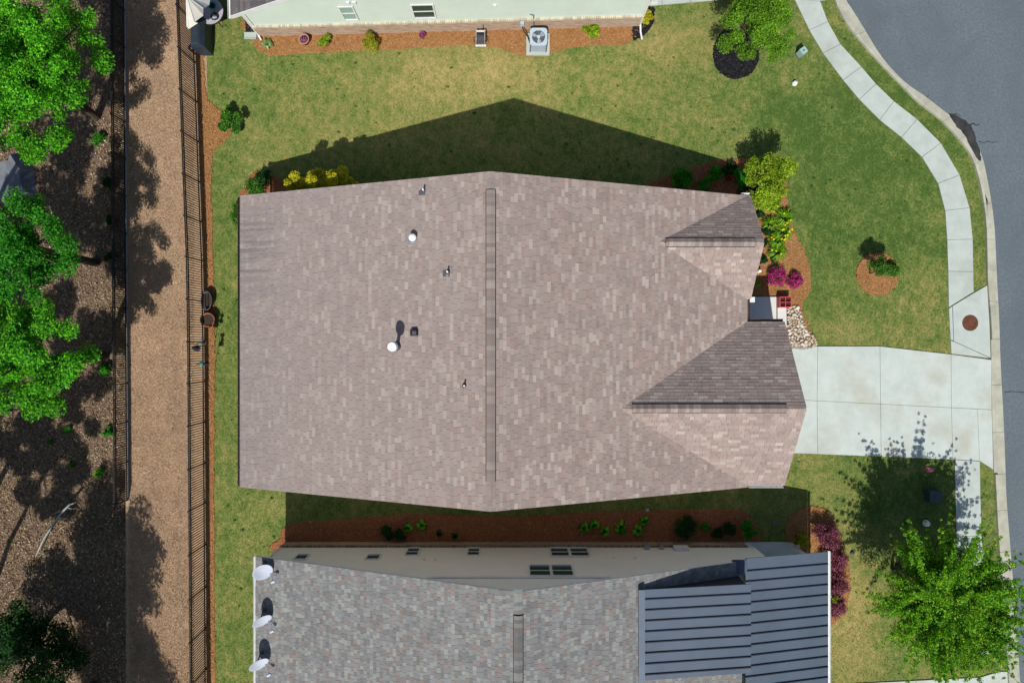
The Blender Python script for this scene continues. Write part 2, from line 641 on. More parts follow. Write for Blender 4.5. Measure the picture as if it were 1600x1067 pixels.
def grid_sheet(name, x0, x1, y0, y1, nx, ny, zf, m, colf=None, kind='structure'):
    xs = np.linspace(x0, x1, nx)
    ys = np.linspace(y0, y1, ny)
    X, Y = np.meshgrid(xs, ys)
    X, Y = X.ravel(), Y.ravel()
    V = np.stack([X, Y, zf(X, Y)], 1)
    i = (np.arange(ny - 1)[:, None] * nx + np.arange(nx - 1)[None]).ravel()
    Fc = np.stack([i, i + 1, i + nx + 1, i + nx], 1)
    col = None
    if colf is not None:
        c = colf(X, Y)
        col = np.stack([c, c, c], 1)
    o = link(name, np_mesh(name, V, Fc, col, True), m)
    o['kind'] = kind
    return o


FENCE_PL = [(295, -200), (300, -40), (307, 140), (312, 278), (317, 408), (319, 520), (321, 800), (323, 1110), (324, 1300)]


def fence_px(py):
    return float(np.interp(py, [p[1] for p in FENCE_PL], [p[0] for p in FENCE_PL]))


def base_ground():
    b = MB()
    xl = PX(318)
    b.prism([(xl, -140), (260, -140), (260, 220), (xl, 220)], -.4, -.06)
    o = b.build('ground', M_groundfar)
    o['kind'] = 'structure'


M_groundfar = mat('far_grass', (.10, .135, .04), (.17, .17, .07), .6, .95)
base_ground()
grid_sheet('lawn', PX(323.5), 30, -20, 20, 132, 120, lambda X, Y: X * 0, M_lawn, dry)


def strip_z(X, Y):
    t = np.clip((-14.1 - X) / 3.85, 0, 1)
    return -.005 - .8 * t * t * (3 - 2 * t)


Y_END = PY(781, -.8)


def woods_z(X, Y):
    t = np.clip((-17.9 - X) / 5.0, 0, 1)
    slope = -.81 - 1.5 * t
    flat = -2.2 - .25 * np.clip((-18 - X) / 6, 0, 1)
    k = np.clip((Y_END - .3 - Y) / 1.6, 0, 1)
    bump_ = .06 * np.sin(X * 1.7 + Y * .9) * np.sin(Y * 1.3 - X * .4)
    return flat * (1 - k) + slope * k + bump_ * t


grid_sheet('dry_grass_strip', -18.0, PX(327), -40, 40, 26, 120, strip_z, M_drygrass)
grid_sheet('woods_floor', -70, -17.93, -60, 60, 150, 240, woods_z, M_woodsfloor)

# road, kerb, sidewalk, driveway
road_edge = [tuple(P(x, y)[:2]) for x, y in smooth_open(KERB_EDGE, 4)]
b = MB()
b.prism(road_edge + [(33, -140), (120, -140), (120, 200), (16, 200), (14, 60)], -.03, .004)
road = b.build('road', M_asphalt)
road['kind'] = 'structure'
LAWN_EXCL.append(road_edge + [(60, -60), (60, 60)])

kb = smooth_open(KERB_BACK, 4)
ke = smooth_open(KERB_EDGE, 4)
kerb = thing('kerb', None, None, P(1541, 443))
kerb['kind'] = 'structure'
cuts = [0, 6, 12, 17, 21, 25, 29, 33, 37, 41, 46, 50, 54, 58, 62, 66, 70, 74, 78, 82, 86, 90, 96]
for a, c in zip(cuts[:-1], cuts[1:]):
    c = min(c, len(kb) - 1)
    B = [P(*kb[i]) for i in range(a, c + 1)]
    E = [P(*ke[i]) for i in range(a, c + 1)]
    # leave a dark joint at both ends
    B[0] = B[0].lerp(B[1], .03); E[0] = E[0].lerp(E[1], .03)
    mb = MB()
    low = any(555 < kb[i][1] < 705 for i in range(a + 1, c))
    hz = .045 if low else .13
    prof = [(0.0, 0.0), (0.0, hz), (.24, hz), (.34, .03), (1.0, .012), (1.0, -.02)]
    vs = []
    for p, q in zip(B, E):
        for t, z in prof:
            v = p.lerp(q, t)
            vs.append((v.x, v.y, z))
    k = len(prof)
    fs = []
    for i in range(len(B) - 1):
        for j in range(k - 1):
            fs.append((i * k + j, i * k + j + 1, (i + 1) * k + j + 1, (i + 1) * k + j))
    fs += [tuple(range(k)), tuple((len(B) - 1) * k + j for j in range(k - 1, -1, -1))]
    mb.add(vs, [f[::-1] for f in fs])
    mb.build('kerb_section', M_kerb, kerb)
LAWN_EXCL.append([tuple(P(*p)[:2]) for p in kb] + [tuple(P(*p)[:2]) for p in ke[::-1]])

sidewalk = thing('sidewalk', None, None, P(1480, 375))
sidewalk['kind'] = 'structure'
jb = MB()
jb.prism(poly(SW_L + SW_R[::-1]), -.02, .008)
jb.build('joint_bed', M_jointbed, sidewalk)
for i in range(len(SW_L) - 1):
    slab('slab', [SW_L[i], SW_R[i], SW_R[i + 1], SW_L[i + 1]], -.02, .045, M_conc, sidewalk)
# apron round the manhole, strip beside it, and the continuation below the driveway
ap = [(1482, 481), (1521, 457), (1541.5, 445), (1545.5, 500), (1547.5, 560), (1486, 552)]
jb = MB(); jb.prism(poly(ap), -.02, .006); jb.build('joint_bed', M_jointbed, sidewalk)
slab('slab', [(1482, 482), (1487, 478.5), (1489, 532), (1484.5, 531)], -.02, .040, M_conc, sidewalk)
slab('slab', [(1487.4, 478), (1521, 457.5), (1541.5, 446), (1545, 500), (1547, 559), (1489.5, 533)], -.02, .045, M_conc, sidewalk)
slab('slab', [(1484.5, 532), (1489.5, 533.5), (1546, 559.5), (1485.5, 552.5)], -.02, .043, M_conc, sidewalk)
lowL = [(1491, 718), (1492, 779), (1494, 838), (1496, 900), (1498, 960), (1500, 1020)]
lowR = [(1530, 720), (1531, 778), (1533, 836), (1536, 900), (1540, 960), (1545, 1020)]
jb = MB(); jb.prism(poly(lowL + lowR[::-1]), -.02, .008); jb.build('joint_bed', M_jointbed, sidewalk)
for i in range(5):
    slab('slab', [lowL[i], lowR[i], lowR[i + 1], lowL[i + 1]], -.02, .045, M_conc, sidewalk)
# slab that joins kerb and walk at the top edge of the yard
slab('slab', [(1273, -40), (1292, -40), (1303, -1), (1281, 2.5)], -.02, .05, M_conc, sidewalk)

driveway = thing('driveway', None, None, P(1380, 630))
driveway['kind'] = 'structure'
dr = [(1195, 541), (1374, 541), (1484, 553.5), (1548, 562), (1549, 640), (1550.5, 733), (1530, 720), (1491, 717.5), (1242, 708), (1195, 706)]
jb = MB(); jb.prism(poly(dr), -.02, .010); jb.build('joint_bed', M_jointbed, driveway)
mid = lambda x: 622 + (x - 1200) * .0515
pn = [[(1195, 541), (1277, 541), (1276, mid(1277)), (1195, mid(1195))],
      [(1277, 541), (1374, 541), (1375, mid(1375)), (1276, mid(1277))],
      [(1374, 541), (1485, 553.5), (1485.5, mid(1485)), (1375, mid(1375))],
      [(1485, 553.5), (1548, 562), (1548.5, mid(1548)), (1485.5, mid(1485))],
      [(1195, mid(1195)), (1276, mid(1276)), (1277, 709), (1195, 706)],
      [(1276, mid(1276)), (1375, mid(1375)), (1376, 713), (1277, 709)],
      [(1375, mid(1375)), (1485.5, mid(1485)), (1488, 717.5), (1376, 713)],
      [(1485.5, mid(1485)), (1526, mid(1526)), (1529.5, 719.5), (1488, 717.5)],
      [(1526, mid(1526)), (1548.5, mid(1548)), (1551, 733), (1529.5, 719.5)]]
for q in pn:
    slab('slab', q, -.02, .05, M_drive, driveway, .007)

# the other drive at the bottom edge and the neighbour's front walk at the top
dr2 = thing('driveway', None, None, P(1480, 1090)); dr2['kind'] = 'structure'
slab('slab', [(1330, 1067), (1430, 1062), (1440, 1180), (1330, 1180)], -.02, .05, M_drive, dr2)
slab('slab', [(1430, 1062), (1530, 1057), (1560, 1048), (1573, 1048), (1580, 1180), (1440, 1180)], -.02, .05, M_drive, dr2)
fw = thing('path', None, None, P(1080, 0)); fw['kind'] = 'structure'
for i in range(6):
    x0, x1 = 990 + i * 44, 990 + (i + 1) * 44
    slab('slab', [(x0, 10 - (x0 - 1020) * .085), (x1, 10 - (x1 - 1020) * .085), (x1, -38 - (x1 - 1020) * .085), (x0, -38 - (x0 - 1020) * .085)], -.02, .06, M_conc, fw)

# wet silt that has collected in the gutter
def blotch(name, pts, z, m, label, cat, jit=.03):
    pl = smooth_closed(poly(pts), 4)
    pl = [(x + random.uniform(-jit, jit), y + random.uniform(-jit, jit)) for x, y in pl]
    mb = MB(); mb.prism(pl, z - .002, z)
    return mb.build(name, m)


o = blotch('gutter_silt', [(1484, 179), (1500, 184), (1516, 197), (1525, 220), (1531, 238), (1532, 252), (1524, 246), (1512, 222), (1503, 208), (1492, 196)], .034, M_wet, '', '')
o['kind'] = 'structure'
o = blotch('gutter_silt', [(1534, 305), (1541, 308), (1542, 326), (1538, 331)], .034, M_wet, '', '')
o['kind'] = 'structure'

def crack(pts, wd=.035):
    P_ = [P(x + random.uniform(-1, 1), y + random.uniform(-1, 1), .0) for x, y in pts]
    mb = MB()
    for p, q in zip(P_[:-1], P_[1:]):
        d = (q - p).normalized(); n_ = Vector((-d.y, d.x, 0))
        w0, w1 = wd * random.uniform(.4, 1), wd * random.uniform(.4, 1)
        mb.add([p - n_ * w0 + Vector((0, 0, .009)), q - n_ * w1 + Vector((0, 0, .009)), q + n_ * w1 + Vector((0, 0, .009)), p + n_ * w0 + Vector((0, 0, .009))], [(0, 1, 2, 3)])
    o = mb.build('road_crack', M_wet)
    o['kind'] = 'structure'


crack([(1482, 178), (1489, 180), (1494, 178), (1500, 181)])
crack([(1516, 196), (1521, 194), (1526, 197), (1531, 195)])
crack([(1529, 222), (1537, 223), (1543, 221), (1551, 224), (1558, 222)], .025)
crack([(1569, 612), (1580, 611), (1592, 613), (1604, 612)], .02)
crack([(1440, 148), (1447, 153), (1452, 149)], .02)

# ------------------------------------------------------------------ planting beds
def bed(name, pts, m, z=.05, sm=True, excl=True):
    pl = poly(pts)
    if sm: pl = smooth_closed(pl, 12)
    if excl: LAWN_EXCL.append(pl)
    pl = [(x + random.uniform(-.035, .035), y + random.uniform(-.035, .035)) for x, y in pl]
    mb = MB(); mb.prism(pl, -.01, z, .03)
    o = mb.build(name, m)
    o['kind'] = 'structure'
    (BLACK_PL if m is M_mulchblk else STRAW_PL).append((pl, z))
    return pl


BEDS = {}
STRAW_PL, BLACK_PL = [], []
BEDS['n'] = bed('pine_straw_bed', [(398, 30), (396, 62), (402, 78), (425, 87), (470, 85), (560, 80), (650, 76), (720, 72), (755, 73), (785, 78), (815, 88), (850, 87), (885, 77), (930, 71), (985, 66), (990, 20), (700, 28)], M_straw)
bed('black_mulch_bed', [(382, 20), (384, 50), (396, 60), (406, 55), (402, 20)], M_mulchblk, .055, False)
bed('black_mulch_bed', [(986, 12), (987, 40), (989, 63), (1003, 58), (1018, 42), (1022, 25), (1019, 12)], M_mulchblk, .055)
bed('black_mulch_bed', [(1140, 45), (1122, 58), (1114, 82), (1117, 104), (1130, 118), (1150, 124), (1172, 117), (1183, 100), (1184, 80), (1170, 56)], M_mulchblk)
BEDS['e'] = bed('pine_straw_bed', [(1150, 300), (1178, 290), (1205, 285), (1228, 300), (1233, 330), (1243, 365), (1258, 395), (1267, 430), (1266, 455), (1255, 472), (1256, 490), (1266, 515), (1276, 541), (1226, 541), (1226, 480), (1150, 480)], M_straw)
BEDS['ne'] = bed('pine_straw_bed', [(985, 305), (1010, 288), (1060, 268), (1110, 254), (1160, 247), (1200, 250), (1225, 275), (1220, 310), (1100, 325)], M_strawred)
BEDS['nw'] = bed('pine_straw_bed', [(385, 320), (386, 285), (402, 268), (428, 276), (480, 290), (545, 290), (548, 320)], M_strawred)
BEDS['s'] = bed('pine_straw_bed', [(440, 862), (438, 838), (452, 818), (520, 812), (590, 806), (640, 802), (700, 803), (800, 806), (870, 803), (930, 799), (1010, 796), (1080, 795), (1140, 795), (1165, 800), (1178, 815), (1186, 850), (1100, 862), (700, 864)], M_strawred)
BEDS['se'] = bed('pine_straw_bed', [(1228, 838), (1232, 812), (1248, 796), (1268, 790), (1290, 795), (1305, 812), (1313, 838), (1322, 870), (1328, 900), (1327, 930), (1318, 958), (1302, 975), (1280, 985), (1250, 970), (1240, 880)], M_straw)
bed('pine_straw_bed', [(1371 + 34 * math.cos(a), 428 - 34 * math.sin(a)) for a in np.linspace(0, 2 * math.pi, 16)[:-1]], M_straw)
# bare straw strip along the fence with a pocket for the shrub
BEDS['w'] = bed('pine_straw_bed', [(303, -60), (309, 140), (313, 278), (318, 408), (320, 520), (322, 800), (324, 1110), (337, 1110), (336, 960), (336, 800), (336, 640), (337, 560), (336, 500), (334, 400), (331, 290), (334, 240), (352, 222), (362, 205), (350, 178), (330, 160), (322, 140), (316, 60), (314, -60)], M_straw, .03)
rs = thing('stone_bed', None, None, P(1245, 515)); rs['kind'] = 'structure'
SB = [(1230, 480), (1243, 478), (1249, 486), (1254, 503), (1262, 518), (1272, 528), (1275, 540), (1230, 540)]
mb = MB(); mb.prism(poly(SB), .02, .056); mb.build('gravel_base', mat('grit', (.22, .18, .13), (.1, .08, .06), 20, 1), rs)

# ------------------------------------------------------------------ shingles and houses
def nrm(v):
    return Vector(v).normalized()


def shingles(parent, o, u, v, pl, pal, m, expo=.143, wr=(.17, .42), seed=0, name='shingles', run=1.0):
    """courses of separate overlapping tabs over the polygon pl given in (u, v)"""
    r = np.random.default_rng(seed)
    o, u, v = Vector(o), nrm(u), nrm(v)
    n = u.cross(v)
    if n.z < 0: n = -n
    vmax = max(p[1] for p in pl)
    pal_c = np.array([p[1] for p in pal]); pal_w = np.array([p[0] for p in pal], float); pal_w /= pal_w.sum()

    def rng_at(t):
        xs = []
        for i in range(len(pl)):
            (u0, v0), (u1, v1) = pl[i], pl[(i + 1) % len(pl)]
            if abs(v1 - v0) < 1e-9:
                if abs(v0 - t) < 1e-6: xs += [u0, u1]
                continue
            if min(v0, v1) - 1e-6 <= t <= max(v0, v1) + 1e-6:
                xs.append(u0 + (u1 - u0) * (t - v0) / (v1 - v0))
        return (min(xs), max(xs)) if xs else None
    V, Fc, C = [], [], []
    nc = int(math.ceil(vmax / expo))
    O, U, W, N = np.array(o), np.array(u), np.array(v), np.array(n)
    prev = []
    for i in range(nc):
        v0, v1 = i * expo, min((i + 1) * expo, vmax)
        ra, rb = rng_at(min(v0 + 1e-5, vmax)), rng_at(max(v1 - 1e-5, 0))
        if not ra or not rb: continue
        a0 = min(ra[0], rb[0]); b0 = max(ra[1], rb[1])
        x = a0 - r.uniform(0, .3)
        while x < b0:
            wd = r.uniform(*wr)
            x1 = x + wd
            l0, l1 = max(x, ra[0]), max(x, rb[0])
            q0, q1 = min(x1, ra[1]), min(x1, rb[1])
            if q0 - l0 > .01 or q1 - l1 > .01:
                q0 = max(q0, l0); q1 = max(q1, l1)
                t = r.uniform(.010, .022)
                up = min(v1 + .02, vmax)
                k = len(V)
                g = .004
                V += [O + U * (l0 + g) + W * v0 + N * t, O + U * (q0 - g) + W * v0 + N * t, O + U * (q1 - g) + W * up + N * .004, O + U * (l1 + g) + W * up + N * .004,
                      O + U * (l0 + g) + W * v0, O + U * (q0 - g) + W * v0]
                Fc += [(k, k + 1, k + 2, k + 3), (k + 4, k + 5, k + 1, k), (k + 4, k, k + 3, k + 4), (k + 5, k + 2, k + 1, k + 5)]
                c = pal_c[r.choice(len(pal_w), p=pal_w)] * r.uniform(.93, 1.07)
                C += [c] * 6
            x = x1
    V = np.array(V); C = np.array(C)
    # drop degenerate repeats: side faces are triangles
    quads = [f for f in Fc if len(set(f)) == 4]
    tris = [f[:3] for f in Fc if len(set(f)) == 3]
    if TR is not None: V = V @ TR[0].T + TR[1]
    org = V.mean(0)
    me = bpy.data.meshes.new(name)
    me.from_pydata((V - org).tolist(), [], quads + tris)
    a = me.color_attributes.new('Col', 'FLOAT_COLOR', 'POINT')
    c4 = np.ones((len(V), 4), np.float32); c4[:, :3] = C
    a.data.foreach_set('color', c4.ravel())
    ob = link(name, me, m, parent, org)
    ob['kind'] = 'stuff'
    return ob


PAL_A = [(6, (.288, .231, .207)), (5, (.303, .246, .222)), (2.2, (.270, .214, .193)), (1.7, (.375, .316, .278)), (2.2, (.338, .280, .250)), (2.0, (.298, .224, .198))]
PAL_B = [(3, (.175, .172, .170)), (3, (.198, .203, .206)), (2.6, (.232, .243, .230)), (1.8, (.218, .184, .172)), (2.4, (.210, .205, .203)), (1.2, (.262, .264, .250))]
PAL_C = [(3, (.10, .095, .10)), (3, (.125, .115, .115)), (2, (.15, .13, .125))]


def slab_plane(a, b, c, d, t, name, m, parent):
    """roof deck: quad a b c d (counter-clockwise from above) with thickness t below"""
    mb = MB()
    n = (Vector(b) - Vector(a)).cross(Vector(d) - Vector(a)).normalized()
    if n.z < 0: n = -n
    top = [Vector(x) for x in (a, b, c, d)]
    bot = [x - Vector((0, 0, t)) for x in top]
    mb.add(top + bot, [(0, 1, 2, 3), (7, 6, 5, 4), (0, 4, 5, 1), (1, 5, 6, 2), (2, 6, 7, 3), (3, 7, 4, 0)])
    return mb.build(name, m, parent)


def lap(mb, p0, p1, z0, ztop, expo=.17, t=.018):
    """clapboards along p0->p1 (outside on the right hand side); ztop: height as function of distance"""
    p0, p1 = Vector(p0), Vector(p1)
    d = p1 - p0
    L = d.length
    d.normalize()
    nrm_ = Vector((d.y, -d.x))
    zmax = max(ztop(s) for s in np.linspace(0, L, 41))
    z = z0
    ss = np.linspace(0, L, 241)
    hs = np.array([ztop(s) for s in ss])
    while z < zmax - .01:
        ok = ss[hs >= min(z + expo * .6, zmax)]
        if len(ok) == 0: break
        a, b = ok[0], ok[-1]
        if b - a < .05: break
        z1 = min(z + expo, zmax)
        A = p0 + d * a; B = p0 + d * b
        Ao, Bo = A + nrm_ * t, B + nrm_ * t
        mb.add([(Ao.x, Ao.y, z), (Bo.x, Bo.y, z), ((B + nrm_ * .003).x, (B + nrm_ * .003).y, z1), ((A + nrm_ * .003).x, (A + nrm_ * .003).y, z1),
                (A.x, A.y, z), (B.x, B.y, z)], [(0, 1, 2, 3), (5, 1, 0, 4), (0, 3, 4), (1, 5, 2)])
        z = z1


def window(parent, cx, z0, z1, wd, y, side, glass, trim=M_trimw, x_axis=True, grille=False):
    """a double-hung window in a wall that runs along x (or y) with its outside towards side"""
    def pt(a, out, z):
        return (cx + a, y + side * out, z) if x_axis else (y + side * out, cx + a, z)

    def bx(mb, a0, a1, o0, o1, q0, q1):
        p, q = Vector(pt(a0, o0, q0)), Vector(pt(a1, o1, q1))
        mb.box((p + q) / 2, [abs(q[i] - p[i]) for i in range(3)])
    f = MB()
    h = wd / 2
    bx(f, -h - .06, -h, .0, .05, z0 - .06, z1 + .06)
    bx(f, h, h + .06, .0, .05, z0 - .06, z1 + .06)
    bx(f, -h, h, .0, .05, z1, z1 + .06)
    bx(f, -h, h, .0, .07, z0 - .06, z0)
    fo = f.build('window', trim, parent)
    zm = (z0 + z1) / 2
    tall = z1 - z0 > .6
    if tall:
        r = MB(); bx(r, -h, h, .015, .04, zm - .025, zm + .025); r.build('sash_rail', trim, fo)
    for q0, q1, oo in (((z0, zm - .025, .012), (zm + .025, z1, .02)) if tall else ((z0, z1, .012),)):
        g = MB(); bx(g, -h, h, 0, oo, q0, q1); g.build('pane', glass, fo)
    return fo


def ridge_vent(parent, a, b, wd, hgt, pal, seed, m, pitch):
    """black vent body along the ridge a->b with a row of cap shingles on it"""
    a, b = Vector(a), Vector(b)
    d = (b - a).normalized()
    s = Vector((d.y, -d.x, 0)).normalized()
    body = MB()
    up = Vector((0, 0, 1))
    drop = wd / 2 * pitch
    ring = lambda p: [p + s * (wd / 2) + up * (-drop - .02), p + s * (wd / 2) + up * (hgt - drop), p + up * hgt, p - s * (wd / 2) + up * (hgt - drop), p - s * (wd / 2) + up * (-drop - .02)]
    r0, r1 = ring(a), ring(b)
    body.add(r0 + r1, [(i, (i + 1) % 5, 5 + (i + 1) % 5, 5 + i) for i in range(5)] + [(4, 3, 2, 1, 0), (5, 6, 7, 8, 9)])
    vo = body.build('ridge_vent', M_black, parent)
    r = np.random.default_rng(seed)
    caps = MB()
    L = (b - a).length
    x = 0
    w2 = wd / 2 - .022
    while x < L - .02:
        x1 = min(x + .145, L)
        c = np.array(pal[r.integers(len(pal))][1]) * r.uniform(.7, .9)
        caps.col = tuple(c)
        p, q = a + d * (x - .01), a + d * x1
        h0, h1 = hgt + .022, hgt + .01
        dr = w2 * pitch
        A = [p + s * w2 + up * (h0 - dr), p + up * h0, p - s * w2 + up * (h0 - dr)]
        B = [q + s * w2 + up * (h1 - dr), q + up * h1, q - s * w2 + up * (h1 - dr)]
        lowA = [v - up * .014 for v in A]
        caps.add(A + B + lowA, [(0, 1, 4, 3), (1, 2, 5, 4), (6, 7, 1, 0), (7, 8, 2, 1), (0, 3, 6), (2, 8, 5)])
        x = x1
    co = caps.build('ridge_cap', m, vo)
    co['kind'] = 'stuff'
    return vo


def gutter(parent, a, b, out, m, wd=.11, h=.10, name='gutter'):
    a, b, out = Vector(a), Vector(b), Vector(out)
    mb = MB()
    up = Vector((0, 0, 1))
    pr = [(0, 0), (0, -h), (wd, -h * .8), (wd, 0), (wd - .012, 0), (wd - .012, -h * .7), (.012, -h + .012), (.012, 0)]
    vs = [a + out * x + up * z for x, z in pr] + [b + out * x + up * z for x, z in pr]
    n = len(pr)
    mb.add(vs, [(i, (i + 1) % n, n + (i + 1) % n, n + i) for i in range(n)] + [tuple(range(n - 1, -1, -1)), tuple(range(n, 2 * n))])
    return mb.build(name, m, parent)


# ---- main house
house = thing('house', 'large house with brown shingle roof in the middle, two gables towards the driveway', 'house', (-.75, 0, 0))
XL, XR, RX, EZ, RZ = -11.15, 9.65, -.75, 2.9, 6.9
YT, YB = 5.97, -5.97
SL = (RZ - EZ) / (RX - XL)
roof = slab_plane((XL, YB, EZ), (RX, YB, RZ), (RX, YT, RZ), (XL, YT, EZ), .10, 'roof', M_deck, house)
roof2 = slab_plane((RX, YB, RZ), (XR, YB, EZ), (XR, YT, EZ), (RX, YT, RZ), .10, 'roof', M_deck, house)
LS = math.hypot(RZ - EZ, RX - XL)
shingles(roof, (XL - .03, YB - .03, EZ + .002), (0, 1, 0), (1, 0, SL), [(0, 0), (YT - YB + .06, 0), (YT - YB + .06, LS + .03), (0, LS + .03)], PAL_A, M_shingle, seed=1)
shingles(roof2, (XR + .03, YB - .03, EZ + .002), (0, 1, 0), (-1, 0, SL), [(0, 0), (YT - YB + .06, 0), (YT - YB + .06, LS + .03), (0, LS + .03)], PAL_A, M_shingle, seed=2)
ridge_vent(roof, (RX, PY(752, RZ), RZ + .02), (RX, PY(297, RZ), RZ + .02), .36, .05, PAL_A, 3, M_shingle, SL)
# caps beyond both vent ends lie flat on the ridge
for y0, y1 in ((YB, PY(752, RZ) - .05), (PY(297, RZ) + .05, YT)):
    caps = MB(); r = random.Random(4); y = y0
    while y < y1 - .02:
        yy = min(y + .145, y1)
        c = r.choice(PAL_A)[1]; caps.col = tuple(x * r.uniform(.9, 1.05) for x in c)
        caps.add([(RX - .15, y, RZ + .03 - .15 * SL), (RX, y, RZ + .03), (RX + .15, y, RZ + .03 - .15 * SL), (RX - .15, yy, RZ + .018 - .15 * SL), (RX, yy, RZ + .018), (RX + .15, yy, RZ + .018 - .15 * SL)], [(0, 1, 4, 3), (1, 2, 5, 4)])
        y = yy
    caps.build('ridge_cap', M_shingle, roof)['kind'] = 'stuff'


def front_gable(ry, rz, half, fx, vent0, vent1, seed):
    """a gable wing that runs out of the east slope: ridge along x at y=ry"""
    sl = (rz - EZ) / half
    x0 = RX + (RZ - rz) / SL
    L = math.hypot(half, rz - EZ)
    out = []
    for s in (1, -1):
        e = ry + s * half
        a, b_, c, d = (XR - .02, e, EZ), (fx, e, EZ), (fx, ry, rz), (x0, ry, rz)
        dk = slab_plane(a, b_, c, d, .09, 'gable_roof', M_deck, house)
        shingles(dk, (0, e + s * .03, EZ + .012), (1, 0, 0), (0, -s * half, rz - EZ), [(XR - .05, 0), (fx + .03, 0), (fx + .03, L), (x0 - .06, L)], PAL_A, M_shingle, seed=seed + s)
        out.append(dk)
    ridge_vent(out[0], (PX(vent0, rz), ry, rz + .015), (PX(vent1, rz), ry, rz + .015), .36, .065, PAL_A, seed + 5, M_shingle, sl)
    for a_, b_ in ((x0 + .02, PX(vent0, rz) - .03), (PX(vent1, rz) + .03, fx)):
        caps = MB(); r = random.Random(seed); x = a_
        while x < b_ - .02:
            xx = min(x + .145, b_)
            c = r.choice(PAL_A)[1]; caps.col = tuple(q * r.uniform(.9, 1.05) for q in c)
            dz = .14 * sl
            caps.add([(x, ry - .14, rz + .04 - dz), (x, ry, rz + .04), (x, ry + .14, rz + .04 - dz), (xx, ry - .14, rz + .03 - dz), (xx, ry, rz + .03), (xx, ry + .14, rz + .03 - dz)], [(3, 4, 1, 0), (4, 5, 2, 1)])
            x = xx
        caps.build('ridge_cap', M_shingle, out[0])['kind'] = 'stuff'
    # white rake boards
    for s in (1, -1):
        mb = MB(); mb.bar((fx + .012, ry + s * half, EZ - .08), (fx + .012, ry, rz - .08), .024, .15)
        mb.build('rake_board', M_trimw, house)
    return sl


gsl = front_gable(-2.55, 5.0, 3.33, 11.19, 988, 1230, 20)
psl = front_gable(3.86, 4.4, 2.09, 9.80, 1040, 1181, 40)
# walls
wl, wr_, wb, wt = XL + .32, XR - .35, YB + .28, YT - .28
wall = MB()
gab = lambda s: EZ - .05 + max(0, min(s + .0, (wr_ - wl) - s)) * SL + .1
lap(wall, (wl, wt), (wl, wb), .5, lambda s: EZ)
lap(wall, (wl, wb), (wr_, wb), .5, gab)
lap(wall, (wr_, wb), (wr_, wt), .5, lambda s: EZ)
lap(wall, (wr_, wt), (wl, wt), .5, gab)
wall.build('wall', M_tan, house)
core = MB()
core.prism([(wl, wb), (wr_, wb), (wr_, wt), (wl, wt)], -.05, EZ - .12)
for yy in (wb + .01, wt - .01):
    core.add([(wl, yy, EZ - .12), (wr_, yy, EZ - .12), (RX, yy, RZ - .16)], [(0, 1, 2), (2, 1, 0)])
core.build('wall_sheathing', M_tan, house)
fd = MB(); fd.prism([(wl - .04, wb - .04), (wr_ + .04, wb - .04), (wr_ + .04, wt + .04), (wl - .04, wt + .04)], -.05, .5); fd.build('foundation', M_brick, house)
# garage wing and porch wing walls
for y0, y1, fx in ((-2.55 - 3.33 + .28, -2.55 + 3.33 - .28, 11.19 - .3), (3.86 - 2.09 + .28, 3.86 + 2.09 - .3, 9.8 - .25)):
    ym = (y0 + y1) / 2; hh = (y1 - y0) / 2; sl = gsl if fx > 10 else psl
    g = MB()
    lap(g, (fx, y0), (fx, y1), .5, lambda s: EZ - .05 + min(s, 2 * hh - s) * sl)
    lap(g, (wr_ + .02, y0), (fx, y0), .5, lambda s: EZ - .1)
    lap(g, (fx, y1), (wr_ + .02, y1), .5, lambda s: EZ - .1)
    g.build('wall', M_tan, house)
    g = MB(); g.prism([(wr_ + .05, y0 + .01), (fx - .01, y0 + .01), (fx - .01, y1 - .01), (wr_ + .05, y1 - .01)], -.05, EZ - .13)
    g.add([(fx - .012, y0, EZ - .13), (fx - .012, y1, EZ - .13), (fx - .012, ym, EZ - .15 + hh * sl)], [(0, 1, 2), (2, 1, 0)])
    g.build('wall_sheathing', M_tan, house)
    g = MB(); g.prism([(wr_ + .05, y0 - .035), (fx + .035, y0 - .035), (fx + .035, y1 + .035), (wr_ + .05, y1 + .035)], -.05, .5); g.build('foundation', M_brick, house)
gd = MB(); gd.box((11.19 - .3 + .045, -2.55, 1.1), (.06, 4.9, 2.2)); gdo = gd.build('garage_door', M_doorm, house)
for k in range(1, 4):
    q = MB(); q.box((11.19 - .3 + .082, -2.55, k * .55), (.012, 4.86, .03)); q.build('panel_joint', M_trimw, gdo)
fdr = MB(); fdr.box((wr_ + .04, 1.25, 1.2), (.06, .95, 2.1)); fdro = fdr.build('front_door', M_red, house)
q = MB(); q.lathe([(.0, -.03), (.03, -.02), (.03, .02), (.0, .03)], (wr_ + .11, .9, 1.1), 8); q.build('handle', M_galv, fdro)
window(house, 3.86, 1.0, 2.3, 1.4, 9.8 - .25 + .02, 1, M_glass, x_axis=False)
for cx in (-8.5, -5, -1.5, 3.2, 6.5):
    window(house, cx, 1.0, 2.3, .9, wt + .02, 1, M_glass)
    window(house, cx, 1.0, 2.3, .9, wb - .02, -1, M_glass)
for cy in (-4, -1.2, 1.6, 4.2):
    window(house, cy, 1.0, 2.3, .95, wl - .02, -1, M_glass, x_axis=False)
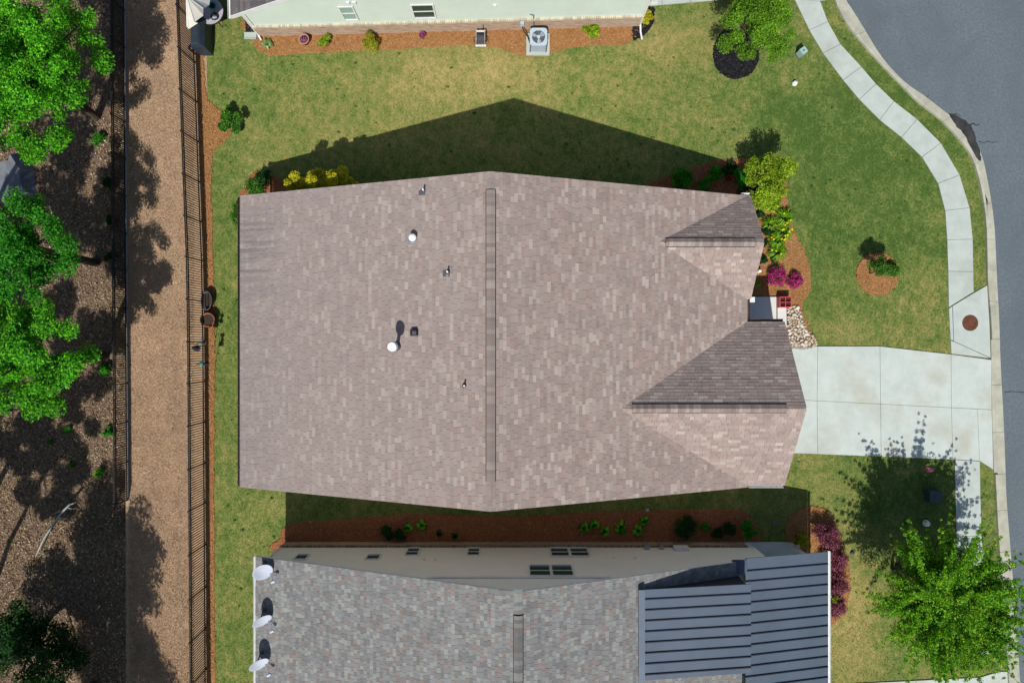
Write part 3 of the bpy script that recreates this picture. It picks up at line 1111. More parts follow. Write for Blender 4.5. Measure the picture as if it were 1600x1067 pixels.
# gutters, downspouts, rake boards
gutter(house, (XL - .04, YB + .02, EZ - .015), (XL - .04, YT - .02, EZ - .015), (-1, 0, 0), M_gutbrown)
for k in range(9):
    q = MB(); yy = YB + .7 + k * 1.32
    q.box((XL - .09, yy, EZ + .0), (.10, .016, .008)); q.build('gutter_clip', M_leadflash, house)
gutter(house, (XR + .04, 1.75, EZ - .02), (XR + .04, .80, EZ - .02), (1, 0, 0), M_gutbrown)
gutter(house, (9.45, 3.86 + 2.09 + .04, EZ - .01), (9.80, 3.86 + 2.09 + .04, EZ - .01), (0, 1, 0), M_trimw, .12, .1)
gutter(house, (9.75, -2.55 - 3.33 - .04, EZ - .01), (11.19, -2.55 - 3.33 - .04, EZ - .01), (0, -1, 0), M_trimw, .10, .1)
gutter(house, (9.75, -2.55 + 3.33 + .04, EZ - .02), (11.19, -2.55 + 3.33 + .04, EZ - .02), (0, 1, 0), M_gutbrown)
for s, yy in ((1, YT), (-1, YB)):
    for xa, xb in ((XL, RX), (XR, RX)):
        mb = MB(); mb.bar((xa, yy + s * .012, EZ - .085), (xb, yy + s * .012, RZ - .085), .024, .15); mb.build('rake_board', M_trimw, house)
# porch floor, column and walk
pc = MB(); pc.prism(poly([(1155, 464), (1213, 464), (1213, 512), (1155, 512)], .15), -.02, .15); pc.build('porch_floor', M_porchc, house)
cl = MB(); cp = P(1173, 468.5, 2.6)
cl.box((cp.x, cp.y, 1.40), (.16, .16, 2.5)); cl.box((cp.x, cp.y, .2), (.22, .22, .1)); cl.box((cp.x, cp.y, 2.68), (.26, .22, .08)); cl.build('porch_column', M_trimw, house)
hd = MB(); hd.box((9.74, 1.28, 2.74), (.10, 1.0, .12)); hd.build('porch_beam', mat('cedar_beam', (.28, .12, .06), (.2, .08, .04), 8), house)
fwk = thing('path', None, None, P(1220, 500)); fwk['kind'] = 'structure'
slab('slab', [(1213.5, 464), (1227.5, 464), (1228, 512), (1213.5, 512)], -.02, .10, M_porchc, fwk)
slab('slab', [(1205, 512.5), (1228, 512.5), (1229, 541), (1205, 541)], -.02, .08, M_porchc, fwk)


# roof penetrations
def roof_z(x):
    return EZ + (x - XL) * SL if x < RX else EZ + (XR - x) * SL


def on_roof(px, py):
    z = 5.5
    for _ in range(30):
        p = P(px, py, z)
        z = roof_z(p.x)
    return Vector((p.x, p.y, z))


RT = Matrix.Rotation(-math.atan(SL), 3, 'Y')


def pipe_vent(px, py, hgt=.34, rad=.035, plate=.24, label=None):
    p = on_roof(px, py)
    mb = MB(); mb.tube([p - Vector((0, 0, .05)), p + Vector((0, 0, hgt))], rad, 10)
    v = mb.build('vent_pipe', M_trimw, house)
    fl = MB(); fl.box(p + Vector((-.06, -.02, .02 - .06 * SL)), (plate + .06, plate, .012), R=RT)
    fl.lathe([(.1, 0), (.075, .05), (.05, .16), (.045, .18)], p - Vector((0, 0, .01)), 12)
    fl.build('flashing', M_leadflash, v)
    return v


pipe_vent(662.5, 299)
pipe_vent(700, 426)
pipe_vent(726, 602, .32, .033, .17)
p = on_roof(646, 373)
mb = MB(); mb.tube([p - Vector((0, 0, .05)), p + Vector((0, 0, .30))], .085, 14)
v = mb.build('vent_pipe', M_galv, house)
mb = MB(); mb.box(p + Vector((-.05, -.01, .02 - .05 * SL)), (.36, .40, .012), R=RT); mb.lathe([(.2, 0), (.15, .06), (.10, .12)], p, 14); mb.build('flashing', M_galv, v)
mb = MB(); mb.lathe([(.11, .24), (.135, .26), (.135, .31), (.08, .35), (.0, .36)], p, 18); mb.build('cap', M_whitecap, v)
p = on_roof(621, 541)
mb = MB(); mb.tube([p - Vector((0, 0, .05)), p + Vector((0, 0, 1.12))], .07, 16)
v = mb.build('flue', M_galv, house)
mb = MB(); mb.lathe([(.18, -.03), (.16, .05), (.10, .20), (.075, .24)], p, 16); mb.build('flashing', M_leadflash, v)
mb = MB(); mb.lathe([(.12, .82), (.165, .86), (.175, .94), (.175, 1.14), (.15, 1.20), (.0, 1.23)], p, 24); mb.build('cap', M_whitecap, v)
p = on_roof(648, 519.5)
mb = MB(); mb.box(p + Vector((0, 0, .11)), (.25, .20, .16), R=RT); v = mb.build('box_vent', M_black, house)
mb = MB(); mb.box(p + Vector((-.02, 0, .02)), (.34, .27, .012), R=RT); mb.build('flashing', M_leadflash, v)
mb = MB(); mb.box(p + Vector((.01, -.02, .195)), (.17, .13, .012), R=RT); mb.build('lid', M_leadflash, v)

# ---- lower house
hs2 = thing('house', 'beige house at the bottom edge with mottled shingle roof and blue metal porch roof', 'house', (.22, -14, 0))
XL2, RX2, XR2, RZ2, YT2, YB2 = -10.50, .22, 9.22, 6.94, -8.84, -21.5
SL2 = .37
EZ2 = RZ2 - SL2 * (RX2 - XL2)
EZ2R = RZ2 - SL2 * (XR2 - RX2)
ra = slab_plane((XL2, YB2, EZ2), (RX2, YB2, RZ2), (RX2, YT2, RZ2), (XL2, YT2, EZ2), .1, 'roof', M_deck, hs2)
rb = slab_plane((RX2, YB2, RZ2), (XR2, YB2, EZ2R), (XR2, YT2, EZ2R), (RX2, YT2, RZ2), .1, 'roof', M_deck, hs2)
LA, LB = math.hypot(RX2 - XL2, RZ2 - EZ2), math.hypot(XR2 - RX2, RZ2 - EZ2R)
shingles(ra, (XL2 - .03, YB2, EZ2 + .002), (0, 1, 0), (1, 0, SL2), [(0, 0), (YT2 - YB2 + .03, 0), (YT2 - YB2 + .03, LA), (0, LA)], PAL_B, M_shingle_b, seed=60, wr=(.13, .24))
shingles(rb, (XR2, YB2, EZ2R + .002), (0, 1, 0), (-1, 0, SL2), [(0, 0), (YT2 - YB2 + .03, 0), (YT2 - YB2 + .03, LB), (0, LB)], PAL_B, M_shingle_b, seed=61, wr=(.13, .24))
ridge_vent(ra, (RX2, YB2, RZ2 + .02), (RX2, PY(961, RZ2), RZ2 + .02), .36, .05, PAL_B, 62, M_shingle_b, SL2)
caps = MB(); r = random.Random(9); y = PY(961, RZ2) + .04
while y < YT2:
    c = r.choice(PAL_B)[1]; caps.col = tuple(x * r.uniform(.9, 1.05) for x in c)
    caps.add([(RX2 - .15, y, RZ2 + .03 - .05), (RX2, y, RZ2 + .03), (RX2 + .15, y, RZ2 + .03 - .05), (RX2 - .15, y + .145, RZ2 + .018 - .05), (RX2, y + .145, RZ2 + .018), (RX2 + .15, y + .145, RZ2 + .018 - .05)], [(0, 1, 4, 3), (1, 2, 5, 4)])
    y += .145
caps.build('ridge_cap', M_shingle_b, ra)['kind'] = 'stuff'
for xa, za in ((XL2, EZ2), (XR2, EZ2R)):
    mb = MB(); mb.bar((xa, YT2 + .015, za - .08), (RX2, YT2 + .015, RZ2 - .08), .026, .15); mb.build('rake_board', M_trimw, hs2)
WY = -9.12
wl2, wr2 = -10.22, 10.75
zf = lambda s: min(EZ2 - .08 + (s + .28) * SL2, RZ2 - SL2 * max(0, (s + wl2) - RX2)) - .05
mb = MB()
# outside of this wall faces +y: run from east to west
LW = wr2 - wl2
zf2 = lambda s: zf(LW - s)
lap(mb, (wr2, WY), (wl2, WY), .80, lambda s: min(zf2(s), 4.62))
mb.build('wall', M_beige, hs2)
mb = MB()
gz = lambda x: min(EZ2 + (x - XL2) * SL2, RZ2 - SL2 * (x - RX2)) - .12
lap(mb, (8.0, WY), (-8.0, WY), 4.78, lambda s: gz(8.0 - s))
mb.build('gable_wall', M_beige, hs2)
mb = MB(); mb.box(((PX(672, 4.7) + PX(955, 4.7)) / 2, WY + .035, 4.70), (PX(955, 4.7) - PX(672, 4.7), .06, .15)); mb.build('band_board', M_trimw, hs2)
mb = MB(); mb.prism([(wl2 + .01, WY - .005), (wr2 - .01, WY - .005), (wr2 - .01, YB2 + .4), (wl2 + .01, YB2 + .4)], -.05, EZ2 - .15)
mb.add([(wl2, WY - .006, EZ2 - .15), (wr2 - 1.8, WY - .006, EZ2R - .12), (RX2, WY - .006, RZ2 - .15)], [(0, 1, 2), (2, 1, 0)])
mb.build('wall_sheathing', M_beige, hs2)
mb = MB()
lap(mb, (wl2, WY), (wl2, YB2 + .4), .8, lambda s: EZ2 - .1)
lap(mb, (wr2, YB2 + .4), (wr2, WY), .8, lambda s: EZ2R - .35)
mb.build('wall', M_beige, hs2)
mb = MB(); mb.prism([(wl2 - .05, WY + .05), (wr2 - .3, WY + .05), (wr2 - .3, YB2 + .35), (wl2 - .05, YB2 + .35)], -.05, .74); mb.build('foundation', M_brick, hs2)
mb = MB(); r = random.Random(5); x = wl2 - .06
while x < wr2 - .32:
    k = r.uniform(.6, 1.2)
    mb.col = (.24 * k, .185 * k, .13 * k)
    mb.box((x + .047, WY + .045, .77 + r.uniform(-.004, .004)), (.085, .11, .10))
    x += .095
mb.build('soldier_course', attr_mat('soldier_brick', .9, .1, 0, 20, .2), hs2)['kind'] = 'stuff'
cb = MB(); cb.box((wl2 - .01, WY + .01, 1.75), (.1, .1, 1.9)); cb.build('corner_board', M_trimw, hs2)
for px, zz0, zz1, wd in ((874.5, .98, 2.06, .72), (905, .98, 2.06, .72), (843.5, 3.34, 4.48, .78), (878.5, 3.34, 4.48, .78), (645, 1.0, 1.95, .48), (740, 1.0, 1.95, .46), (583, 1.96, 2.48, .50), (471, 1.96, 2.48, .46)):
    xw = PX(px, (zz0 + zz1) / 2)
    window(hs2, xw, zz0, zz1, wd, WY + .018, 1, M_glass)
mp = P(1063, 856, 1.0)
mb = MB(); mb.box((mp.x, WY + .09, 1.15), (.62, .16, .42)); mbo = mb.build('meter_box', M_trimw, hs2)
mb = MB(); mb.tube([(mp.x - .12, WY + .12, .95), (mp.x - .12, WY + .13, .1)], .035, 8); mb.build('conduit', M_galv, mbo)
for px_, r_ in ((1010, .12), (1033, .09)):
    q = P(px_, 856, .9)
    mb = MB(); mb.box((q.x, WY + .10, 1.0), (r_ * 2, .1, .26)); mb.tube([(q.x, WY + .12, .9), (q.x + .05, WY + .16, .5), (q.x + .02, WY + .14, .05)], .02, 6); mb.build('utility_meter', M_galv, hs2)
for px_ in (667, 684, 955, 988):
    q = P(px_, 876, 1.6)
    mb = MB(); mb.box((q.x, WY + .03, 2.5 if px_ < 900 else 2.3), (.1, .05, .1)); mb.build('wall_vent', M_trimw, hs2)
gutter(hs2, (XL2 - .03, YB2, EZ2 - .01), (XL2 - .03, YT2, EZ2 - .01), (-1, 0, 0), M_trimw, .10, .1)
# shed dormer with standing seam roof
DX0, DZ0, DX1, DZ1, DYT, DYB = 4.75, 5.42, 9.17, 4.80, -9.3, PY(1057, 5.1)
ds = (DZ1 - DZ0) / (DX1 - DX0)


def metal_roof(x0, z0, x1, z1, yt, yb, pitch_y, off):
    s = (z1 - z0) / (x1 - x0)
    ed = [yt]
    y = yt - off
    while y > yb + .05:
        ed.append(y); y -= pitch_y
    ed.append(yb)
    for a, c in zip(ed[:-1], ed[1:]):
        mb = MB()
        t = .05
        mb.add([(x0, c + .006, z0), (x1, c + .006, z1), (x1, a - .006, z1), (x0, a - .006, z0), (x0, c + .006, z0 - t), (x1, c + .006, z1 - t), (x1, a - .006, z1 - t), (x0, a - .006, z0 - t)],
               [(0, 1, 2, 3), (7, 6, 5, 4), (0, 4, 5, 1), (1, 5, 6, 2), (2, 6, 7, 3), (3, 7, 4, 0)])
        mb.build('roof_panel', M_metalroof, hs2)
    for y in ed[1:-1]:
        mb = MB(); mb.bar((x0, y, z0 + .022), (x1, y, z1 + .022), .035, .05); mb.build('seam', M_seam, hs2)


metal_roof(DX0 + .2, DZ0 - .2 * abs(ds), DX1, DZ1, DYT, DYB, .403, .36)
mb = MB(); mb.bar((DX0 + .1, DYT + .02, DZ0 + .05), (DX0 + .1, DYB - .02, DZ0 + .05), .24, .05); mb.build('ridge_flashing', M_metalroof, hs2)
for yy in (DYT - .08, DYB + .08):
    mb = MB()
    z_at = lambda x: RZ2 - SL2 * (x - RX2)
    vs = [(DX0 + .1, yy, z_at(DX0 + .1) - .05), (DX1 - .1, yy, z_at(DX1 - .1) - .1), (DX1 - .1, yy, DZ1 - .06), (DX0 + .1, yy, DZ0 - .06)]
    mb.add(vs + [(x, y - .02, z) for x, y, z in vs], [(0, 1, 2, 3), (7, 6, 5, 4)])
    mb.build('dormer_wall', M_beige if yy < -10 else mat('shade_dark_dormer_siding', (.022, .026, .034), rough=.8), hs2)  # north wall coloured near black to paint in the shade on that side
mb = MB(); mb.box((DX1 - .11, (DYT + DYB) / 2, 4.2), (.04, DYT - DYB - .16, 1.05)); mb.build('dormer_wall', M_beige, hs2)
PXX0, PZ0, PXX1, PZ1, PYT = 9.08, 3.66, 13.08, 2.72, -8.70
metal_roof(PXX0 + .3, PZ0 - .07, PXX1, PZ1, PYT, -21, .425, .50)
mb = MB(); mb.bar((PXX0 + .02, PYT - .02, PZ0 + .035), (PXX0 + .02, DYT + .02, PZ0 + .035), .60, .04); mb.build('flashing', M_flashm, hs2)
gutter(hs2, (PXX1 + .02, -21, PZ1 - .01), (PXX1 + .02, PYT, PZ1 - .01), (1, 0, 0), M_trimw, .11, .1)
mb = MB(); mb.prism([(wr2 - .25, WY + .03), (13.0, WY + .03), (13.0, YB2), (wr2 - .25, YB2)], -.05, .14); mb.build('porch_floor', M_porchc, hs2)
for yy in (-9.25, -13.2, -17):
    cq = MB(); cq.box((12.62, yy, 1.4), (.2, .2, 2.55)); cq.box((12.62, yy, .22), (.28, .28, .14)); cq.box((12.62, yy, 2.58), (.28, .28, .1)); cq.build('porch_column', M_trimw, hs2)
mb = MB(); mb.box((12.62, -14.9, 2.62), (.18, 11.9, .14)); mb.build('porch_beam', M_trimw, hs2)
mb = MB(); mb.box((11.75, -9.06, 2.64), (2.0, .06, .22)); mb.build('porch_beam', M_trimw, hs2)

# ---- house at the top edge (turned a little)
hs3 = thing('house', 'sage green sided house with brick base along the top edge', 'house', P(690, 45))
ang = math.radians(1.55)
c_, s_ = math.cos(ang), math.sin(ang)
piv = np.array((-11.4, 13.86, 0.0))
Rm = np.array(((c_, -s_, 0), (s_, c_, 0), (0, 0, 1)))
TR = (Rm, piv - Rm @ piv)
W3, E3, Y3 = -11.35, 5.72, 13.86
EZ3, RX3 = 2.62, -1.0
SL3 = .50
RZ3 = EZ3 + (RX3 + 11.72) * SL3
ra = slab_plane((-11.68, 13.50, EZ3), (-11.68, 27, EZ3), (RX3, 27, RZ3), (RX3, 13.50, RZ3), .12, 'roof', M_deck, hs3)
rb = slab_plane((RX3, 13.50, RZ3), (RX3, 27, RZ3), (6.05, 27, RZ3 - SL3 * 7.05), (6.05, 13.50, RZ3 - SL3 * 7.05), .12, 'roof', M_deck, hs3)
LC = math.hypot(RX3 + 11.68, RZ3 - EZ3)
shingles(ra, (-11.70, 13.48, EZ3 + .002), (0, 1, 0), (1, 0, SL3), [(0, 0), (13.5, 0), (13.5, LC), (0, LC)], PAL_C, M_shingle_b, seed=80)
shingles(rb, (6.07, 13.48, RZ3 - SL3 * 7.05 + .002), (0, 1, 0), (-1, 0, SL3), [(0, 0), (13.5, 0), (13.5, LC * .66), (0, LC * .66)], PAL_C, M_shingle_b, seed=81)
for xa, za in ((-11.68, EZ3), (6.05, RZ3 - SL3 * 7.05)):
    mb = MB(); mb.bar((xa, 13.485, za - .03), (RX3, 13.485, RZ3 - .03), .03, .20); mb.build('rake_board', M_trimw, hs3)
gutter(hs3, (-11.70, 13.46, EZ3 + .01), (-11.70, 27, EZ3 + .01), (-1, 0, 0), M_trimw, .12, .11)
mb = MB()
lap(mb, (W3, Y3), (E3, Y3), 1.06, lambda s: min(EZ3 + (s + .3) * SL3, RZ3 - SL3 * max(0, s + W3 - RX3)) - .1)
mb.build('wall', M_sage, hs3)
mb = MB(); lap(mb, (W3, 26.5), (W3, Y3), 1.06, lambda s: EZ3 - .1); lap(mb, (E3, Y3), (E3, 26.5), 1.06, lambda s: 4.35); mb.build('wall', M_sage, hs3)
mb = MB(); mb.prism([(W3 + .01, Y3 + .006), (E3 - .01, Y3 + .006), (E3 - .01, 26.5), (W3 + .01, 26.5)], -.05, 2.3)
mb.add([(W3, Y3 + .007, 2.3), (E3, Y3 + .007, 2.3), (RX3, Y3 + .007, RZ3 - .15)], [(0, 1, 2)])
mb.build('wall_sheathing', M_sage, hs3)
mb = MB(); mb.prism([(W3 - .05, Y3 - .05), (E3 + .05, Y3 - .05), (E3 + .05, 26.5), (W3 - .05, 26.5)], -.05, .95); mb.build('foundation', M_brick, hs3)
mb = MB(); r = random.Random(6); x = W3 - .05
while x < E3 + .02:
    k = r.uniform(.75, 1.15)
    mb.col = (.56 * k, .50 * k, .38 * k)
    mb.box((x + .047, Y3 - .05, 1.0 + r.uniform(-.004, .004)), (.085, .11, .12))
    x += .095
mb.build('soldier_course', attr_mat('pale_soldier_brick', .9, .1, 0, 20, .2), hs3)['kind'] = 'stuff'
for px_, wd, gl in ((545, .52, M_blind), (662, .86, M_glass)):
    xw = PX(px_, 1.9)
    window(hs3, xw, 1.42, 2.50, wd, Y3 - .018, -1, gl)
for px_ in (545, 555, 773):
    mb = MB(); mb.box((PX(px_, 2.7), Y3 - .04, 2.86 if px_ < 700 else 2.3), (.14, .08, .12)); mb.build('wall_vent', M_trimw, hs3)
mb = MB(); mb.tube([(PX(828, 1.5), Y3 - .03, 1.42), (PX(831, 1.5), Y3 - .05, 1.42), (PX(834, 1.4), Y3 - .06, 1.36), (PX(835, 1), Y3 - .08, .5)], .022, 6); mb.build('conduit', M_acside, hs3)
mb = MB(); mb.box((W3 - .02, Y3 + .0, 1.75), (.11, .11, 1.4)); mb.build('corner_board', M_trimw, hs3)
mb = MB(); mb.box((E3 + .0, Y3 + .0, 2.7), (.08, .09, 3.3)); mb.build('corner_board', M_trimw, hs3)
mb = MB(); mb.tube([(-11.72, 13.5, 2.5), (W3 - .09, Y3 - .03, 2.25), (W3 - .09, Y3 - .04, .25), (W3 + .0, Y3 - .25, .12)], .045, 8); mb.build('downspout', M_trimw, hs3)
mb = MB(); mb.tube([(E3 + .06, Y3 - .05, 4.3), (E3 + .06, Y3 - .06, .30), (E3 + .09, Y3 - .35, .14), (E3 + .16, Y3 - .68, .10)], .042, 8); mb.build('downspout', M_trimw, hs3)
mb = MB(); mb.box((E3 + .75, Y3 + 1.15, 1.4), (.2, .2, 2.6)); mb.box((E3 + .75, Y3 + 1.15, .2), (.32, .32, .3)); mb.build('porch_column', M_trimw, hs3)
TR = None

LAWN_EXCL.append([(XL + .3, YB + .3), (XR - .2, YB + .3), (XR - .2, YT - .3), (XL + .3, YT - .3)])
LAWN_EXCL.append([(9, -5.6), (10.9, -5.6), (10.9, .6), (9, .6)])
LAWN_EXCL.append([(wl2, WY), (13.0, WY), (13.0, -22), (wl2, -22)])
LAWN_EXCL.append([(W3, Y3), (E3, Y3 + .4), (E3, 22), (W3, 22)])
LAWN_EXCL.append(poly([(1150, 464), (1228, 464), (1228, 541), (1150, 541)]))


# ------------------------------------------------------------------ grass blades
def blades(name, n, x0, x1, y0, y1, keep, zf, colf, hgt, wid, m, seed):
    r = np.random.default_rng(seed)
    X = r.uniform(x0, x1, n); Y = r.uniform(y0, y1, n)
    k = keep(X, Y)
    X, Y = X[k], Y[k]
    n = len(X)
    Z = zf(X, Y)
    th = r.uniform(0, 2 * np.pi, n); ln = r.uniform(.3, 1.1, n) * hgt
    h = hgt * r.uniform(.5, 1.2, n); wd = wid * r.uniform(.6, 1.3, n)
    dx, dy = np.cos(th), np.sin(th)
    base = np.stack([X, Y, Z - .005], 1)
    a = base + np.stack([-dy * wd, dx * wd, 0 * wd], 1)
    b_ = base + np.stack([dy * wd, -dx * wd, 0 * wd], 1)
    t = base + np.stack([dx * ln, dy * ln, h], 1)
    V = np.stack([a, b_, t], 1).reshape(-1, 3)
    Fc = np.arange(3 * n).reshape(-1, 3)
    C = np.repeat(colf(X, Y, r), 3, 0)
    o = link(name, np_mesh(name, V, Fc, C), m)
    return o


def vnoise(X, Y, s, seed):
    """smooth value noise, for colouring blades in patches"""
    r = np.random.default_rng(seed)
    g = r.random((256, 256))
    x, y = X * s + 1000, Y * s + 1000
    i, j = np.floor(x).astype(int), np.floor(y).astype(int)
    u, v = x - i, y - j
    u, v = u * u * (3 - 2 * u), v * v * (3 - 2 * v)
    G = lambda a, c: g[a % 256, c % 256]
    return (G(i, j) * (1 - u) + G(i + 1, j) * u) * (1 - v) + (G(i, j + 1) * (1 - u) + G(i + 1, j + 1) * u) * v


def lawn_keep(X, Y):
    k = np.ones(len(X), bool)
    for pl in LAWN_EXCL:
        xs = [p[0] for p in pl]; ys = [p[1] for p in pl]
        bb = (X > min(xs)) & (X < max(xs)) & (Y > min(ys)) & (Y < max(ys)) & k
        ii = np.where(bb)[0]
        if len(ii):
            k[ii[inside(X[ii], Y[ii], pl)]] = False
    return k


def lawn_col(X, Y, r):
    d = dry(X, Y) + .9 * (vnoise(X, Y, .7, 1) - .5) * .55 + .5 * (vnoise(X, Y, 3, 2) - .5) + r.normal(0, .18, len(X)) + .05
    d = np.clip(d, 0, 1)[:, None]
    g1, g2, g3 = np.array((.058, .118, .022)), np.array((.145, .18, .044)), np.array((.36, .285, .115))
    return np.where(d < .4, g1 + (g2 - g1) * d / .4, g2 + (g3 - g2) * (d - .4) / .6)


o = blades('grass', 300000, PX(318), 22.5, -16, 16, lawn_keep, lambda X, Y: X * 0, lawn_col, .055, .012, M_blade, 11)
tag(o, 'short mown bermuda grass growing in green and straw coloured patches round the houses', 'grass', kind='stuff')


def strip_col(X, Y, r):
    pal = np.array([(.50, .345, .225), (.43, .28, .175), (.56, .425, .30), (.35, .215, .13), (.47, .37, .295), (.17, .26, .07)])
    return pal[r.choice(6, len(X), p=[.28, .24, .20, .15, .11, .02])] * (.72 + .6 * (.5 * vnoise(X, Y, 1.1, 5) + .5 * vnoise(X, Y, 3.5, 6)))[:, None]


o = blades('dry_grass', 150000, -17.85, PX(303), -16.5, 16.5, lambda X, Y: X < np.interp(Y, [PY(q[1]) for q in FENCE_PL][::-1], [PX(q[0]) for q in FENCE_PL][::-1]) + .1, strip_z, strip_col, .06, .014, M_litter, 12)
tag(o, 'dead straw coloured grass on the strip between the two black fences', 'grass', kind='stuff')


def litter(name, n, x0, x1, y0, y1, zf, pal, wts, size, m, seed, keep=None):
    r = np.random.default_rng(seed)
    X = r.uniform(x0, x1, n); Y = r.uniform(y0, y1, n)
    if keep is not None:
        k = keep(X, Y); X, Y = X[k], Y[k]
    n = len(X)
    Z = zf(X, Y) + r.uniform(.01, .06, n)
    c = np.stack([X, Y, Z], 1)
    u = r.normal(size=(n, 3)); u[:, 2] *= .45; u /= np.linalg.norm(u, axis=1)[:, None]
    q = r.normal(size=(n, 3)); q[:, 2] *= .45
    q -= (q * u).sum(1)[:, None] * u; q /= np.linalg.norm(q, axis=1)[:, None]
    s = size * r.uniform(.5, 1.4, n)[:, None]
    V = np.stack([c - u * s, c - q * s * .5, c + u * s, c + q * s * .5], 1).reshape(-1, 3)
    pal = np.array(pal); wts = np.array(wts, float) / sum(wts)
    C = pal[r.choice(len(wts), n, p=wts)] * r.uniform(.8, 1.2, n)[:, None]
    return link(name, np_mesh(name, V, np.arange(4 * n).reshape(-1, 4), np.repeat(C, 4, 0)), m)


o = litter('leaf_litter', 95000, -28, -17.95, -18, 18, woods_z, [(.29, .195, .12), (.19, .125, .078), (.42, .32, .22), (.55, .49, .41), (.10, .068, .048), (.13, .19, .04)], [4, 4, 2.2, .6, 2.2, .5], .048, M_litter, 13)
tag(o, 'brown fallen leaves covering the floor of the woods', 'leaves', kind='stuff')


def in_any(pls):
    def f(X, Y):
        k = np.zeros(len(X), bool)
        for pl, z in pls:
            k |= inside(X, Y, pl)
        return k
    return f


o = litter('straw_needles', 500000, PX(300), 18, -15, 15.6, lambda X, Y: X * 0 + .035, [(.40, .205, .085), (.33, .16, .064), (.47, .27, .13), (.27, .125, .05), (.54, .36, .21)], [4, 3, 2.5, 1.2, .4], .026, M_litter, 14, in_any(STRAW_PL))
tag(o, 'loose pine straw and bark bits lying on the planting beds', 'straw', kind='stuff')
o = litter('mulch_chips', 200000, 4, 15, 10, 16, lambda X, Y: X * 0 + .035, [(.022, .022, .026), (.038, .036, .041), (.012, .012, .014), (.07, .065, .062)], [4, 2, 3, .4], .03, M_litter, 15, in_any(BLACK_PL))
tag(o, 'black bark chips lying on the dark mulch rings', 'mulch', kind='stuff')


# ------------------------------------------------------------------ foliage
def leaf_cloud(clumps, n, leaf, pal, wts, seed, up=.6, outw=.6, elong=1.9, shell=.45, mean=None):
    """n leaf-sized faces spread through ellipsoid clumps [(centre, radii, weight)]"""
    r = np.random.default_rng(seed)
    C = np.array([c[0] for c in clumps], float)
    R = np.array([c[1] for c in clumps], float)
    W = np.array([c[2] for c in clumps], float); W /= W.sum()
    k = r.choice(len(clumps), n, p=W)
    d = r.normal(size=(n, 3)); d /= np.linalg.norm(d, axis=1)[:, None]
    rad = r.random(n) ** shell
    pos = C[k] + d * R[k] * rad[:, None]
    nm = d * outw + r.normal(size=(n, 3)) * .75 + np.array((0, 0, up))
    nm /= np.linalg.norm(nm, axis=1)[:, None]
    t = r.normal(size=(n, 3)); t -= (t * nm).sum(1)[:, None] * nm; t /= np.linalg.norm(t, axis=1)[:, None]
    b_ = np.cross(nm, t)
    s = leaf * r.uniform(.55, 1.25, n)[:, None]
    wd = s / elong
    V = np.stack([pos - t * s * .5, pos + b_ * wd * .5 - t * s * .05, pos + t * s * .5 - nm * s * .12, pos - b_ * wd * .5 - t * s * .05], 1).reshape(-1, 3)
    pal = np.array(pal); wts = np.array(wts, float) / sum(wts)
    cw = r.uniform(.8, 1.2, len(clumps))
    col = pal[r.choice(len(wts), n, p=wts)] * (r.uniform(.75, 1.25, n) * cw[k])[:, None]
    return V, np.arange(4 * n).reshape(-1, 4), np.repeat(col, 4, 0)


def dome(c, rx, ry, rz, n, cr, seed, lowcut=-.2, inner=.25):
    """clump centres spread over a dome-shaped crown"""
    r = random.Random(seed)
    out = []
    while len(out) < n:
        d = Vector((r.gauss(0, 1), r.gauss(0, 1), r.gauss(0, 1))).normalized()
        if d.z < lowcut: continue
        q = r.uniform(.55, 1.0) if r.random() > inner else r.uniform(.1, .6)
        p = Vector(c) + Vector((d.x * rx * q, d.y * ry * q, d.z * rz * q))
        s = cr * r.uniform(.65, 1.25)
        out.append((tuple(p), (s, s, s * .62), s * s))
    return out


PALS = {
    'bright': ([(.085, .40, .008), (.13, .52, .010), (.050, .27, .008), (.22, .58, .018), (.020, .12, .006)], [4, 3, 3, 1.4, 1.6]),
    'mid': ([(.036, .26, .010), (.055, .35, .013), (.022, .16, .009), (.11, .42, .018)], [4, 3, 3, 1]),
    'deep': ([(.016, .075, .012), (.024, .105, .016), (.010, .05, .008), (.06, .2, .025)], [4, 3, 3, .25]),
    'lime': ([(.26, .42, .018), (.33, .47, .024), (.17, .30, .014), (.42, .50, .03)], [4, 3, 2, 1]),
    'limetree': ([(.14, .33, .014), (.20, .41, .018), (.085, .22, .010), (.27, .45, .024)], [4, 3, 3, 1]),
    'yellow': ([(.48, .47, .015), (.56, .50, .02), (.32, .37, .015), (.62, .52, .03)], [4, 3, 2, 1]),
    'olive': ([(.33, .35, .02), (.42, .40, .025), (.20, .25, .015), (.50, .42, .025)], [4, 3, 2, .8]),
    'purple': ([(.27, .070, .115), (.36, .115, .16), (.15, .038, .062), (.48, .21, .25)], [4, 3, 3, 1]),
    'azalea': ([(.55, .025, .22), (.66, .05, .32), (.38, .012, .18), (.05, .15, .02), (.62, .03, .10)], [4, 3, 3, 2.5, 1.5]),
    'feather': ([(.14, .40, .010), (.21, .48, .013), (.075, .26, .008), (.36, .54, .018), (.028, .13, .006)], [4, 3, 3, 1.6, 1.5]),
    'green': ([(.055, .19, .016), (.09, .26, .02), (.035, .12, .012), (.15, .33, .03)], [4, 3, 3, .8]),
}


